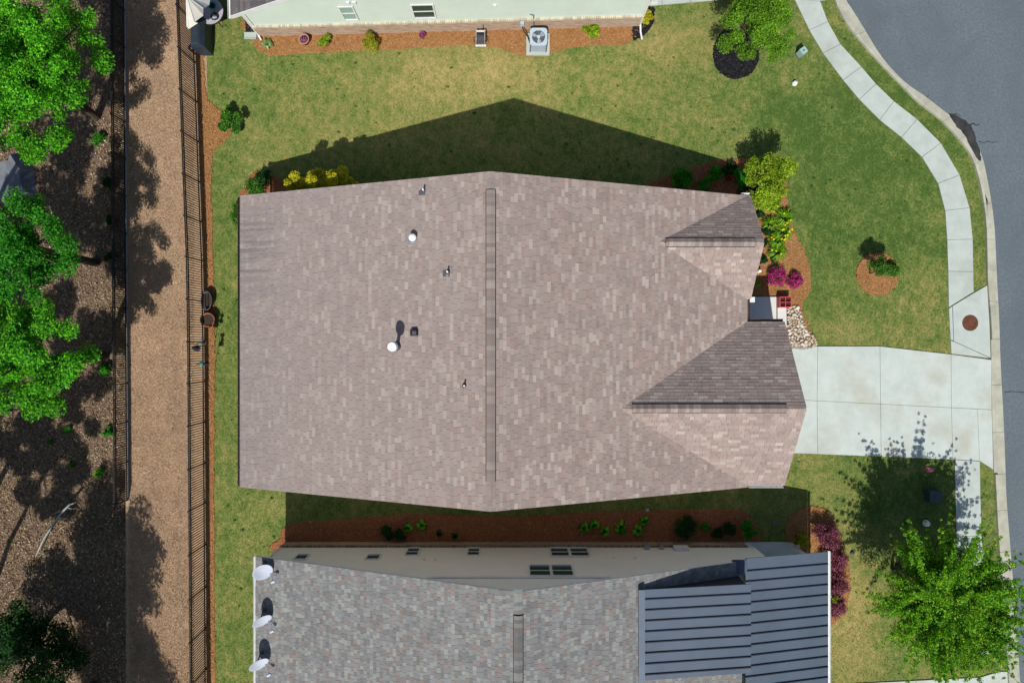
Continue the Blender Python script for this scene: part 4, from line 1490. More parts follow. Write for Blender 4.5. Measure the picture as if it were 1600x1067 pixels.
def shrub(name, label, cat, px, py, r, h, pal, n=900, leaf=.07, zg=.04, group=None, ry=None, nc=None, seed=None, xy=None, shell=.5):
    """dense shrub: stems and a clumped leaf mass; r and ry in metres"""
    seed = seed if seed is not None else int(px * 7 + py * 13) % 99991
    ry = ry or r
    c = P(px, py, zg + h * .55) if xy is None else Vector((xy[0], xy[1], 0))
    root = thing(name, label, cat, (c.x, c.y, zg), group)
    cl = dome((c.x, c.y, zg + h * .42), r * .82, ry * .82, h * .5, nc or max(14, int(26 * r * ry / .35) + 8), min(r, ry, h) * .34, seed, -.35, .3)
    V, Fc, C = leaf_cloud(cl, int(n * 1.5), leaf, *PALS[pal], seed, shell=shell)
    V[:, 2] = np.maximum(V[:, 2], zg + .015)
    org = np.array((c.x, c.y, zg))
    link('foliage', np_mesh('foliage', V - org, Fc, C), M_leaf, root, org)
    mb = MB()
    rr = random.Random(seed)
    for k in range(5):
        a = k * 1.257 + rr.random()
        mb.tube([(c.x + .03 * math.cos(a), c.y + .03 * math.sin(a), zg - .03), (c.x + r * .3 * math.cos(a), c.y + ry * .3 * math.sin(a), zg + h * .3), (c.x + r * .55 * math.cos(a), c.y + ry * .55 * math.sin(a), zg + h * .6)], [.02, .014, .006], 5)
    mb.build('stem', M_trunk, root)
    return root


def tree(name, label, base, trunk_h, crown, rx, ry, rz, pal, n, leaf, nc, cr, seed, tr=.14, lowcut=-.25, cat='tree', extra=None, up=.6, outw=.6, elong=1.9, shell=.45, multi=1, inner=.25):
    base = Vector(base); crown = Vector(crown)
    root = thing(name, label, cat, base)
    cl = dome(crown, rx, ry, rz, nc, cr, seed, lowcut, inner)
    if extra: cl += extra
    V, Fc, C = leaf_cloud(cl, n, leaf, *PALS[pal], seed, up, outw, elong, shell)
    org = np.array(base)
    link('crown', np_mesh('crown', V - org, Fc, C), M_leaf, root, org)
    rr = random.Random(seed)
    tops = []
    mb = MB()
    for k in range(multi):
        off = Vector((rr.uniform(-.15, .15), rr.uniform(-.15, .15), 0)) * (multi > 1)
        top = Vector((crown.x, crown.y, base.z + trunk_h)) + off * 3
        mid_ = (base + off).lerp(top, .5)
        mid_.z += .12 * trunk_h * (math.hypot(top.x - base.x, top.y - base.y) > 1.0)
        mb.tube([base + off - Vector((0, 0, .2)), mid_ + Vector((rr.uniform(-.06, .06), rr.uniform(-.06, .06), 0)), top], [tr, tr * .75, tr * .6], 9)
        tops.append(top)
    mb.build('trunk', M_trunk, root)
    mb = MB()
    for q in rr.sample(cl, min(len(cl), 22)):
        t0 = rr.choice(tops)
        e = Vector(q[0])
        m_ = t0.lerp(e, .5) + Vector((rr.uniform(-.2, .2), rr.uniform(-.2, .2), rr.uniform(0, .25)))
        mb.tube([t0 - Vector((0, 0, .05)), m_, e], [tr * .45, tr * .25, tr * .07], 5)
    mb.build('limbs', M_trunk, root)
    return root


rw = np.random.default_rng(55)
wx, wy = rw.uniform(PX(340), 18, 900), rw.uniform(-13, 15, 900)
kk = lawn_keep(wx, wy)
wx, wy = wx[kk][:210], wy[kk][:210]
V, Fc, C = leaf_cloud([((x, y, .035), (q, q * rw.uniform(.5, 1), .03), q * q) for x, y, q in zip(wx, wy, rw.uniform(.03, .10, len(wx)))], 5200, .055, [(.04, .15, .02), (.06, .20, .03), (.10, .20, .035), (.34, .28, .13)], [3, 2, 2, 1.2], 56, up=1.5)
tag(link('weeds', np_mesh('weeds', V, Fc, C), M_leaf), 'small weeds and clover tufts scattered through the lawn', 'weeds', kind='stuff')

# --- woods on the left
def woods_tree(label, px, py, zc, rpx, rpy, rz, pal, n, nc, seed, leaf=.15, cr=.62, zb=-2.4, tr=.2, **kw):
    c = P(px, py, zc)
    k = (H - zc) / F
    return tree('broadleaf_tree', label, (c.x - 1.3, c.y + .1, zb), zc - zb - .2, c, rpx * k, rpy * k, rz, pal, n, leaf, nc, cr, seed, tr, **kw)


woods_tree('large bright green tree in the top left corner behind the woods fence', 50, 106, 4.0, 116, 140, 2.4, 'bright', 76000, 170, 101, leaf=.115, cr=.5, up=.9, shell=.6, lowcut=-.3, inner=.4)
woods_tree('smaller mid green tree with ragged crown between the two large woods trees', 42, 385, 4.3, 82, 92, 1.8, 'mid', 24000, 62, 102, leaf=.115, cr=.42, up=.9, shell=.6, inner=.4)
woods_tree('bright green spreading tree in the woods left of the lower fence posts', 50, 566, 4.6, 100, 92, 2.0, 'bright', 46000, 100, 103, leaf=.115, cr=.44, up=.9, shell=.6, inner=.4)
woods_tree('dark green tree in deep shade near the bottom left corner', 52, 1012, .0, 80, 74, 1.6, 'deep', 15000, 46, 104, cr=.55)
# trees further into the woods, whose shade lies over the lower left
tree('broadleaf_tree', 'tall woods tree just below the bottom edge, nearest the lawn fence', (-19.9, -16.4, -2.2), 6.4, (-19.7, -16.0, 6.5), 2.6, 3.1, 2.4, 'mid', 30000, .2, 90, .72, 105, .28)
tree('broadleaf_tree', 'tall woods tree furthest below the bottom edge', (-19.0, -21.8, -2.2), 6.4, (-18.9, -21.6, 6.5), 3.2, 3.4, 2.6, 'mid', 30000, .2, 90, .8, 115, .28)
tree('broadleaf_tree', 'woods tree beyond the left edge level with the middle fence posts', (-27.2, -8.0, -2.4), 5.0, (-27.2, -8.0, 5.6), 2.5, 3.3, 2.2, 'mid', 15000, .2, 54, .75, 107, .24)
tree('broadleaf_tree', 'woods tree beyond the left edge beside the ragged small tree', (-27.0, -2.2, -2.4), 5.0, (-27.0, -2.2, 5.6), 2.6, 3.2, 2.2, 'mid', 15000, .2, 54, .75, 108, .24)

for x_, y_, r_, sd_, lb_ in ((-23.0, -14.2, 2.5, 123, 'very tall woods tree beyond the left edge, lowest of four'), (-21.6, -2.6, 2.7, 121, 'very tall sparse woods tree beyond the left edge, nearest the middle of the woods fence'), (-21.4, -8.8, 2.3, 122, 'very tall sparse woods tree beyond the left edge below the middle one'), (-22.4, 3.4, 2.6, 124, 'very tall sparse woods tree beyond the left edge beside the top crown')):
    tree('broadleaf_tree', lb_, (-26.3, y_ - .3, -2.4), 10.5, (x_ - 1.2, y_, 9.6), r_ + .4, r_ + .3, 2.0, 'mid', 17000 if sd_ == 123 else 9000, .24, 36, .62, sd_, .15)

# undergrowth along the woods fence
ug = [(163, 578, .38, 'mid', 'leafy green sapling against the woods fence below the bright tree'), (105, 672, .22, 'mid', 'small green seedling alone on the lit leaf litter'), (170, 676, .3, 'mid', 'low green sapling pressed against the fence near its lower end'), (155, 738, .28, 'bright', 'bright green seedling on the leaf litter near the end of the woods fence'), (112, 726, .16, 'mid', 'tiny green sprout on dark leaf litter above the fallen branch'), (168, 288, .34, 'deep', 'dark green sapling beside the upper woods fence'), (172, 345, .36, 'deep', 'dark bushy sapling beside the woods fence level with the ragged tree'), (172, 400, .3, 'deep', 'dark sapling at the woods fence above the sunny leaf patch'), (150, 217, .42, 'mid', 'green undergrowth bush in the gap under the top left tree'), (78, 690, .16, 'mid', 'tiny sprout at the edge of the sunlit leaves left of the seedling')]
for x, y, r_, pl_, lb in ug:
    g = P(x, y, -2.0)
    shrub('sapling', lb, 'sapling', x, y, r_, r_ * 1.5, pl_, int(500 + 1500 * r_), .09, zg=float(woods_z(np.array([g.x]), np.array([g.y]))[0]))

# grey rock and fallen branch in the woods
rock = MB()
q = P(22, 285, -2.1)
rr = random.Random(3)
ring = [(q.x + 1.0 * math.cos(a) * rr.uniform(.8, 1.2), q.y + 1.5 * math.sin(a) * rr.uniform(.8, 1.15)) for a in np.linspace(0, 2 * math.pi, 15)[:-1]]
rock.prism(ring, -2.6, -1.75, .35)
tag(rock.build('boulder', mat('grey_rock', (.20, .21, .24), (.12, .13, .15), 2, .95, .6, 12)), 'flat grey boulder at the left edge under the ragged tree', 'rock')
br = MB()
pts = [P(58, 868, -2.0), P(70, 842, -1.85), P(85, 818, -1.75), P(100, 798, -1.65), P(112, 786, -1.6)]
br.tube([p + Vector((0, 0, .1)) for p in pts], [.02, .035, .045, .05, .055], 7)
br.tube([P(98, 800, -1.55), P(92, 799, -1.5), P(83, 803, -1.5)], [.03, .02, .01], 5)
br.tube([P(110, 788, -1.5), P(120, 784, -1.4), P(126, 789, -1.4)], [.03, .02, .01], 5)
br.tube([P(105, 793, -1.5), P(113, 795, -1.45), P(122, 793, -1.4)], [.025, .015, .008], 5)
tag(br.build('fallen_branch', M_wood, smooth=True), 'bare pale grey fallen branch lying on the leaf litter', 'branch')

# ------------------------------------------------------------------ fences
def fence(label, postys, pxf, zb, h, n_pick, rails, post_w=.055):
    pts = [P(pxf(y), y, zb) for y in postys]
    root = thing('fence', label, 'fence', pts[len(pts) // 2])
    pk = MB(); pk.box((0, 0, 0), (.032, .032, h - .08)); pk_me = None
    po = MB(); po.box((0, 0, h / 2 + .02), (post_w, post_w, h + .08)); po.box((0, 0, h + .07), (post_w + .02, post_w + .02, .025))
    po_me = None
    for i, p in enumerate(pts):
        if po_me is None:
            o_ = po.build('post', M_steel, None, origin=(0, 0, 0)); po_me = o_.data
            bpy.data.objects.remove(o_)
            o_ = pk.build('picket', M_steel, None, origin=(0, 0, 0)); pk_me = o_.data
            bpy.data.objects.remove(o_)
        link('post', po_me, None, root, p)
        if i + 1 < len(pts):
            q = pts[i + 1]
            for rz_ in rails:
                mb = MB(); mb.bar(p + Vector((0, 0, rz_)), q + Vector((0, 0, rz_)), .04, .04); mb.build('rail', M_steel, root)
            for k in range(1, n_pick + 1):
                c = p.lerp(q, k / (n_pick + 1))
                link('picket', pk_me, None, root, (c.x, c.y, zb + h / 2 + .02))
    return root


ys1 = [-27, 35, 98, 160, 222, 285, 347, 408, 471, 534, 596, 659, 723, 785, 850, 916, 980, 1044, 1107]
fence('black metal picket fence along the lawn with pots and bird feeders beside it', ys1, fence_px, 0.0, 1.58, 16, (.14, 1.42, 1.58))
ys2 = [-41, 17, 75, 133, 191, 249, 307, 365, 423, 482, 540, 599, 659, 721, 780]
f2x = lambda y: 195 + 5.5 * (y / 780.0)
fence('shorter black metal picket fence on the low wall beside the woods', ys2, f2x, -.78, 1.12, 16, (.12, .98, 1.12))
mb = MB()
for a, c in zip(ys2[:-1], ys2[1:]):
    p, q = P(f2x(a) - 1, a, -.8), P(f2x(c) - 1, c, -.8)
    mb.add([(p.x - .04, p.y, -2.5), (q.x - .04, q.y, -2.5), (q.x - .04, q.y, -.77), (p.x - .04, p.y, -.77), (p.x + .09, p.y, -2.5), (q.x + .09, q.y, -2.5), (q.x + .09, q.y, -.77), (p.x + .09, p.y, -.77)],
           [(3, 2, 1, 0), (4, 5, 6, 7), (3, 7, 6, 2)])
tag(mb.build('retaining_wall', mat('grey_block', (.30, .28, .25), (.22, .20, .18), 6, .95, .4, 30)), 'low grey retaining wall carrying the fence beside the woods', 'wall')

# ------------------------------------------------------------------ yard trees
c = P(1184, 42, 2.3)
tree('ornamental_tree', 'rounded light green tree on the black mulch bed near the sidewalk', (c.x - .1, c.y - .3, 0), 1.5, c, 1.36, 1.55, 1.35, 'limetree', 30000, .085, 62, .36, 201, .07, lowcut=-.3, up=.9, shell=.6, inner=.38)
c = P(1478, 940, 3.3)
R_ = 3.0
extra = []
rr = random.Random(77)
ph = [rr.uniform(0, 6.28) for _ in range(4)]
for k in range(230):     # long pointed sprays; some sides of the crown reach further than others
    a = rr.uniform(0, 2 * math.pi)
    reach = 1 + .10 * math.sin(2 * a + ph[0]) + .08 * math.sin(5 * a + ph[1]) + .06 * math.sin(9 * a + ph[2])
    el = rr.uniform(-.15, 1.1)
    a2 = a + rr.gauss(0, .25)
    st = Vector((math.cos(a), math.sin(a), 0)) * rr.uniform(.0, .45) + Vector((0, 0, rr.uniform(-.1, .3)))
    d = Vector((math.cos(a2) * math.cos(el), math.sin(a2) * math.cos(el), math.sin(el) * .8))
    L1 = rr.uniform(.55, 1.0) * reach
    for j in range(7):
        p_ = st + d * (L1 * (.3 + .7 * j / 6))
        if math.hypot(p_.x, p_.y) > 1.24 * reach: continue
        q = c + Vector((0, 0, -.2)) + p_ * R_ + Vector((0, 0, .10 * j / 6))
        s = .25 * (1 - j * .125)
        extra.append((tuple(q), (s, s, s * .6), s ** 1.6))
tree('feathery_tree', 'large feathery bright green tree by the kerb in the bottom right corner', (c.x - .2, c.y + .3, 0), 1.5, c, 2.55, 2.6, 1.8, 'feather', 150000, .10, 130, .50, 202, .09, lowcut=-.25, extra=extra, elong=2.4, multi=4, inner=.5, up=.8)
c = P(1384, 420, 1.35)
tree('young_tree', 'small round young tree in the circular straw bed on the front lawn', (c.x - .05, c.y - .05, 0), .75, c, .50, .48, .72, 'green', 4600, .085, 16, .24, 203, .035, lowcut=-.6)
c = P(1199, 283, 1.7)
tree('ornamental_tree', 'yellow green upright tree at the porch corner of the brown roofed house', (c.x, c.y, 0), .9, c, 1.05, 1.05, 1.35, 'lime', 9500, .13, 34, .34, 204, .05, lowcut=-.5, multi=4, elong=2.4)

# ------------------------------------------------------------------ shrubs
K = 31 / F
# bed along the top house
def hosta(name, label, px, py, r, h, pal, n, zg=.05, wd=.09, seed=1, cat='plant', flowers=None):
    c = P(px, py, zg + h * .3)
    root = thing(name, label, cat, (c.x, c.y, zg))
    rr = random.Random(seed)
    p_, w_ = PALS[pal] if isinstance(pal, str) else pal
    mb = MB()
    for k in range(n):
        a = rr.uniform(0, 2 * math.pi); L = r * rr.uniform(.6, 1.1); hh = h * rr.uniform(.6, 1.2)
        ww = wd * rr.uniform(.7, 1.2)
        d = Vector((math.cos(a), math.sin(a), 0)); s = Vector((-d.y, d.x, 0))
        col = rr.choices(p_, w_)[0]; f = rr.uniform(.8, 1.25)
        mb.col = tuple(x * f for x in col)
        b0 = Vector((c.x, c.y, zg)) + d * .02
        m1 = b0 + d * L * .45 + Vector((0, 0, hh)); m2 = b0 + d * L * .8 + Vector((0, 0, hh * .85)); t = b0 + d * L + Vector((0, 0, hh * .45))
        mb.add([b0 - s * ww * .3, b0 + s * ww * .3, m1 + s * ww * .5, m1 - s * ww * .5, m2 + s * ww * .4, m2 - s * ww * .4, t], [(0, 1, 2, 3), (3, 2, 4, 5), (5, 4, 6)])
    mb.build('foliage', M_leaf, root)
    if flowers:
        fc, fn = flowers
        for k in range(fn):
            a = rr.uniform(0, 2 * math.pi); q = r * rr.uniform(.2, .8)
            pz = Vector((c.x + q * math.cos(a), c.y + q * math.sin(a), zg + h * rr.uniform(1.1, 1.5)))
            fl = MB(); fl.col = tuple(x * rr.uniform(.85, 1.15) for x in fc)
            for j in range(6):
                b_ = j * math.pi / 3; d = Vector((math.cos(b_), math.sin(b_), 0)); s = Vector((-d.y, d.x, 0))
                fl.add([pz, pz + d * .035 + s * .02 + Vector((0, 0, .02)), pz + d * .045 + Vector((0, 0, .012)), pz + d * .035 - s * .02 + Vector((0, 0, .02))], [(0, 1, 2, 3)])
            fl.build('flower', M_flower, root)
    return root


hosta('hosta', 'pale green hosta in the straw bed left of the pink pot', 419, 70, .26, .2, ([(.25, .38, .14), (.18, .3, .08), (.4, .48, .25)], [3, 3, 1]), 40, seed=2)
shrub('shrub', 'lime green round shrub between the pink pot and the olive shrub by the brick wall', 'shrub', 509, 66, .36, .6, 'lime', 1500, .08)
shrub('shrub', 'larger olive green shrub right of the lime one along the brick wall', 'shrub', 578, 64, .46, .85, 'olive', 2400, .085, ry=.52)
shrub('shrub', 'lime green low shrub right of the air conditioner', 'shrub', 924.5, 48, .40, .55, 'lime', 1600, .085)
shrub('shrub', 'golden yellow shrub in the black mulch at the house corner', 'shrub', 1010, 27, .36, .55, 'yellow', 1900, .08, ry=.42)
# left fence shrub
shrub('shrub', 'spiky dark green shrub in the straw pocket beside the lawn fence', 'shrub', 357, 186, .60, 1.15, 'green', 2200, .13, ry=.8, nc=16)
# behind the main house, top left corner
shrub('shrub', 'green shrub at the top left corner of the brown roof', 'shrub', 397, 293, .5, .7, 'green', 1500, .09)
shrub('shrub', 'dark twiggy shrub between the corner shrub and the yellow hedge', 'shrub', 412, 276, .42, .9, 'deep', 900, .09)
for x, y, r_, h_, lb in ((452, 286, .70, 1.5, 'leftmost golden bush of the hedge behind the brown roof'), (487, 283, .62, 1.55, 'middle golden bush of the hedge behind the brown roof'), (519, 279, .55, 1.7, 'rightmost and tallest golden bush of the hedge behind the brown roof')):
    q = P(x, y - 4, 3.5)
    shrub('shrub', lb, 'shrub', x, y, r_ + .12, h_ + 2.35, 'yellow', 7000, .10, ry=.66, xy=(q.x, q.y), nc=34)
shrub('shrub', 'pale green shrub peeping out under the left eave of the brown roof', 'shrub', 370, 333, .42, .7, 'green', 1200, .09, ry=.6)
# top right bed
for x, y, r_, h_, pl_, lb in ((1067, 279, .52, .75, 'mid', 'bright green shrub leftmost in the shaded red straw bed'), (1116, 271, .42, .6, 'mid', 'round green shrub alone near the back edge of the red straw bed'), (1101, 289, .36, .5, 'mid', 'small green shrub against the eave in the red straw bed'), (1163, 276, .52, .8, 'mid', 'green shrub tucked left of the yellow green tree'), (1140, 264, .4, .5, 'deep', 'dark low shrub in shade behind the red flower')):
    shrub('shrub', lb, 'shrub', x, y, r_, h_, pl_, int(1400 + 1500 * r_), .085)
hosta('flower', 'single red flower on dark stems in the shaded straw bed', 1137, 281, .14, .25, 'deep', 14, seed=5, flowers=((.5, .01, .03), 3), wd=.04)
# right bed
for i, (x, y, r_, h_, n_, fl, lb) in enumerate(((1207, 318, .30, .32, 60, 4, 'daylily clump touching the foot of the yellow green tree'), (1224, 341, .36, .36, 80, 3, 'large spiky daylily clump with few blooms nearest the lawn edge'), (1201, 350, .26, .3, 50, 0, 'flowerless daylily clump close to the eave'), (1222, 364, .36, .34, 80, 9, 'daylily clump in full yellow bloom'), (1212, 376, .30, .34, 60, 3, 'daylily clump below the one in full bloom'), (1213, 394, .36, .36, 80, 3, 'lower daylily clump above the pink azaleas'))):
    hosta('daylily', lb, x, y, r_ * 1.4, h_, 'limetree', n_ + 30, seed=30 + i, wd=.04, flowers=((.85, .72, .01), fl) if fl else None)
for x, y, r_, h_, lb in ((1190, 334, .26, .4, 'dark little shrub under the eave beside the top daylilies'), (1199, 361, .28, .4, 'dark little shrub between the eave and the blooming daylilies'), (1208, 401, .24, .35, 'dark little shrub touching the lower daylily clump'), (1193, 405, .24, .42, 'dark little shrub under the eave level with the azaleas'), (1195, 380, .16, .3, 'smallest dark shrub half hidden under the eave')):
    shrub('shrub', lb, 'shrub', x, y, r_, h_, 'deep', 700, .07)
shrub('azalea', 'larger magenta flowering azalea beside the porch walk', 'shrub', 1214, 432, .50, .65, 'azalea', 2000, .075, ry=.56)
shrub('azalea', 'smaller crimson flowering azalea nearest the lawn', 'shrub', 1243, 438, .40, .6, 'azalea', 1500, .07, ry=.5)
shrub('shrub', 'lime green sprig under the porch eave', 'shrub', 1182, 442, .2, .4, 'lime', 350, .07)
# bed between the houses
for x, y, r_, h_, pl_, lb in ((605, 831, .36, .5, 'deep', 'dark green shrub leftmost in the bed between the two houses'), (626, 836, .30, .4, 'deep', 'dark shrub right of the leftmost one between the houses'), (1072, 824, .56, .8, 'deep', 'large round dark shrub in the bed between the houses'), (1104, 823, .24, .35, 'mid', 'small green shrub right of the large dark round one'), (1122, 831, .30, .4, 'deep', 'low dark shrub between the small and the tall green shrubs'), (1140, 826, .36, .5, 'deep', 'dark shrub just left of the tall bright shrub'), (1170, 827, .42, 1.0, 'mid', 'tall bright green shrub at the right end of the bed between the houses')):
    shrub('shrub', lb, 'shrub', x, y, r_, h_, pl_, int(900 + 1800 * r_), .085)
for i, (x, y, r_, pal_, lb) in enumerate(((638, 824, .22, 'bright', 'emerald leafy plant in the bed below the left roof half'), (660, 820, .26, 'bright', 'yellow edged spiky plant right of the emerald one'), (912, 824, .26, 'bright', 'leftmost leafy plant of the row below the ridge vent end'), (928, 819, .24, 'bright', 'second leafy plant of the row, with upright leaves'), (945, 830, .24, 'bright', 'third leafy plant of the row, closest to the wall'), (970, 822, .32, 'bright', 'widest yellow green plant of the row between the houses'), (996, 828, .26, 'bright', 'tall leafed plant below its twin in the row'), (1005, 813, .24, 'bright', 'rightmost leafy plant of the row, nearest the grass'), (687, 832, .14, 'deep', 'tiny dark plant right of the yellow edged one'), (711, 836, .14, 'deep', 'tiny dark plant left of the bed middle'))):
    hosta('leafy_plant', lb, x, y, r_, .3, pal_, 26, seed=60 + i, wd=.12)
# purple shrubs
for x, y, r_, h_, lb in ((1291, 838, .72, 1.15, 'topmost purple leaved shrub by the metal porch roof'), (1307, 877, .64, 1.1, 'second purple leaved shrub from the top beside the metal roof'), (1308, 912, .62, 1.1, 'third purple leaved shrub from the top beside the metal roof'), (1305, 948, .56, 1.0, 'lowest purple leaved shrub beside the metal roof')):
    shrub('purple_shrub', lb, 'shrub', x, y, r_, h_, 'purple', 3000, .08)
shrub('shrub', 'dark clipped shrub with yellow edge beside the porch column', 'shrub', 1256, 845, .42, 1.5, 'olive', 1500, .07)
shrub('shrub', 'bright green sprig growing between the lower purple shrubs', 'shrub', 1300, 933, .24, 1.0, 'lime', 300, .08)

# ------------------------------------------------------------------ things on the lawns and roofs
def pot(name, label, px, py, r, h, m, flower=None, zg=.05, seed=1):
    c = P(px, py, zg + h * .6)
    root = thing(name, label, 'pot', (c.x, c.y, zg))
    mb = MB(); mb.lathe([(r * .62, 0), (r * .9, h * .82), (r, h * .82), (r, h), (r * .84, h), (r * .78, h * .8)], (c.x, c.y, zg), 24); mb.build('planter_body', m, root, True)
    mb = MB(); mb.lathe([(r * .80, 0), (0.0, .015)], (c.x, c.y, zg + h * .84), 20); mb.build('soil', M_soil, root)
    if flower:
        cl = [((c.x, c.y, zg + h * .95), (r * .6, r * .6, r * .4), 1)]
        V, Fc, C = leaf_cloud(cl, 160, .06, flower, [1] * len(flower), seed)
        link('plant', np_mesh('plant', V - np.array((c.x, c.y, zg)), Fc, C), M_flower, root, (c.x, c.y, zg))
    return root


pot('flower_pot', 'larger pink clay pot with a purple flower in the straw bed', 476, 63, .235, .38, M_pinkpot, [(.35, .1, .3), (.5, .2, .4), (.05, .1, .03)])
pot('flower_pot', 'small magenta pot with mauve flower further right along the brick wall', 660, 56, .15, .24, mat('magenta_glaze', (.38, .03, .12), (.3, .02, .1), 6, .4), [(.3, .08, .35), (.4, .15, .4), (.06, .1, .03)], seed=2)
pot('terracotta_pot', 'big terracotta pot standing at the lawn fence', 326.5, 500, .33, .42, M_terra, zg=.03)
# oval planter tub
c = P(324, 470, .3)
root = thing('oval_tub', 'oval dark metal tub with carrying handle at the lawn fence', 'tub', (c.x, c.y, .03))
mb = MB(); mb.lathe([(.34, 0), (.42, .36), (.44, .36), (.44, .39), (.40, .39), (.36, .12)], (c.x, c.y, .03), 28, .55, 1.0); mb.build('tub_body', M_leadflash, root, True)
mb = MB(); mb.lathe([(.38, .0), (.0, .02)], (c.x, c.y, .22), 24, .53, 1.0); mb.build('soil', M_soil, root)
mb = MB(); mb.tube([(c.x, c.y - .43, .41), (c.x - .03, c.y - .2, .52), (c.x - .03, c.y + .2, .52), (c.x, c.y + .43, .41)], .018, 6); mb.build('handle', M_dark_wood, root)


# shepherd hooks and feeders
def hook(label, bx, by, tips):
    b0 = P(bx, by, .02)
    root = thing('shepherd_hook', label, 'garden hook', b0)
    mb = MB(); mb.tube([b0 - Vector((0, 0, .1)), b0 + Vector((0, 0, 1.95))], .011, 6); mb.build('pole', M_steel, root)
    for t in tips:
        t = Vector(t)
        s = (t - b0); s.z = 0
        mb = MB(); a = b0 + Vector((0, 0, 1.9))
        mb.tube([a, a + Vector((0, 0, .14)) + s * .35, a + Vector((0, 0, .14)) + s * .75, a + s, a + s - Vector((0, 0, .10))], .009, 6); mb.build('arm', M_steel, root)
    return root


def feeder(label, p, r, h, mt, mtop, tilt=0):
    root = thing('bird_feeder', label, 'bird feeder', (p[0], p[1], p[2] - h))
    mb = MB(); mb.lathe([(r * .2, -h), (r * .95, -h + .01), (r * .95, -h + .03), (r * .7, -h + .04), (r * .7, -.06), (r * .3, -.05)], p, 14); mb.build('seed_tube', mt, root, True)
    mb = MB(); mb.lathe([(r * 1.25, -.08), (r * 1.2, -.05), (r * .5, .0), (.0, .02)], p, 14); mb.build('lid', mtop, root, True)
    mb = MB(); mb.tube([Vector(p) + Vector((0, 0, .01)), Vector(p) + Vector((0, 0, .10))], .006, 5); mb.build('hanger', M_steel, root)
    mb = MB(); mb.lathe([(r * .4, -h - .012), (r * 1.5, -h + .0), (r * 1.5, -h + .012)], p, 14); mb.build('tray', mt, root)


hb = P(334.5, 561, .02)
t1 = (hb.x - .15, hb.y + .62, 1.74); t2 = (hb.x + .06, hb.y + .58, 1.74); t3 = (hb.x - .02, hb.y - .02, 1.74)
hk = P(338, 536, .02)
hook('black crook pole with two feeders next to a fence post', 335, 540, [(P(335, 540).x + .14, P(335, 540).y + .12, 1.9), (P(335, 540).x - .10, P(335, 540).y - .10, 1.9)])
q = P(335, 540)
feeder('teal lidded bird feeder of the upper crook pole', (q.x + .14, q.y + .12, 1.78), .07, .42, M_dark_wood, M_teal)
feeder('dark plum bird feeder hanging lowest on the upper crook pole', (q.x - .10, q.y - .10, 1.78), .09, .34, mat('plum_plastic', (.05, .03, .07), rough=.3), M_black)
hook('black crook pole with one long feeder, lower of the two poles', 337, 567, [(P(337, 567).x + .12, P(337, 567).y + .02, 1.9)])
q = P(337, 567)
feeder('long dark bird feeder with teal lid on the lower crook pole', (q.x + .12, q.y + .02, 1.78), .075, .62, M_black, M_teal)

# covered grill, small pot, table and umbrella at the top left
c = P(314, 56, .55)
root = thing('covered_grill', 'grill under a fitted black cover beside the lawn fence', 'grill', (c.x, c.y, 0))
mb = MB()
L, W_ = .66, .27
ring0 = [(-W_ - .04, -L), (W_ + .04, -L), (W_ + .04, L), (-W_ - .04, L)]
sec = [(0, 1.02, 1.02), (.55, 1.0, 1.0), (.86, .98, .98), (1.04, .62, .90), (1.08, .40, .84)]
vs = []
for z, kx, ky in sec:
    for x, y in ring0:
        vs.append((c.x + x * kx - (.03 if z > .9 else 0), c.y + y * ky, z))
fs = []
for i in range(len(sec) - 1):
    for k in range(4):
        fs.append((i * 4 + k, i * 4 + (k + 1) % 4, (i + 1) * 4 + (k + 1) % 4, (i + 1) * 4 + k))
fs.append((16, 17, 18, 19))
mb.add(vs, fs)
mb.build('cover', M_cover, root)
mb = MB()
for y in (-.5, .5):
    mb.box((c.x, c.y + y, .04), (.5, .06, .08))
mb.build('wheel_base', M_black, root)
c = P(300, 75, .2)
root = thing('kettle_pot', 'small round black pot beside the covered grill at the fence', 'pot', (c.x, c.y, .02))
mb = MB(); mb.lathe([(.08, 0), (.15, .08), (.16, .22), (.13, .26), (.10, .24), (.09, .12)], (c.x, c.y, .02), 18); mb.build('bowl', M_black, root, True)
mb = MB(); mb.lathe([(.08, .14), (.0, .16)], (c.x, c.y, .04), 14); mb.build('contents', M_galv, root)
c = P(305, 81, .08)
mb = MB()
for k in range(3):
    pts = [(c.x + (.13 + .02 * k) * math.cos(a), c.y + (.13 - .01 * k) * math.sin(a), .05 + .022 * k) for a in np.linspace(.3 * k, 2 * math.pi + .3 * k - .3, 16)]
    mb.tube(pts, .013, 5)
tag(mb.build('cord', M_orange), 'orange cord coiled on the straw below the small black pot', 'cord')
c = P(328, 18, .7)
root = thing('patio_table', 'round grey patio table with dark rim beside the striped umbrella', 'table', (c.x, c.y, 0))
mb = MB(); mb.lathe([(.0, .69), (.60, .69), (.60, .72), (.0, .725)], (c.x, c.y, 0), 32); mb.build('tabletop', M_tablegrey, root)
mb = MB(); mb.lathe([(.60, .68), (.635, .68), (.635, .735), (.60, .735), (.60, .68)], (c.x, c.y, 0), 32); mb.build('rim', M_black, root)
for k in range(4):
    a = k * math.pi / 2 + .6
    mb = MB(); mb.tube([(c.x + .5 * math.cos(a), c.y + .5 * math.sin(a), 0), (c.x + .35 * math.cos(a), c.y + .35 * math.sin(a), .68)], .02, 6); mb.build('leg', M_black, root)
cp = P(332, 10, .85)
root = thing('table_pot', 'teal rimmed plant pot on the round patio table', 'pot', (cp.x, cp.y, .735))
mb = MB(); mb.lathe([(.09, 0), (.15, .16), (.17, .16), (.17, .18), (.145, .18), (.13, .12)], (cp.x, cp.y, .735), 22); mb.build('planter_body', M_teal, root, True)
V, Fc, C = leaf_cloud([((cp.x, cp.y, .89), (.12, .12, .07), 1)], 160, .06, *PALS['deep'], 9)
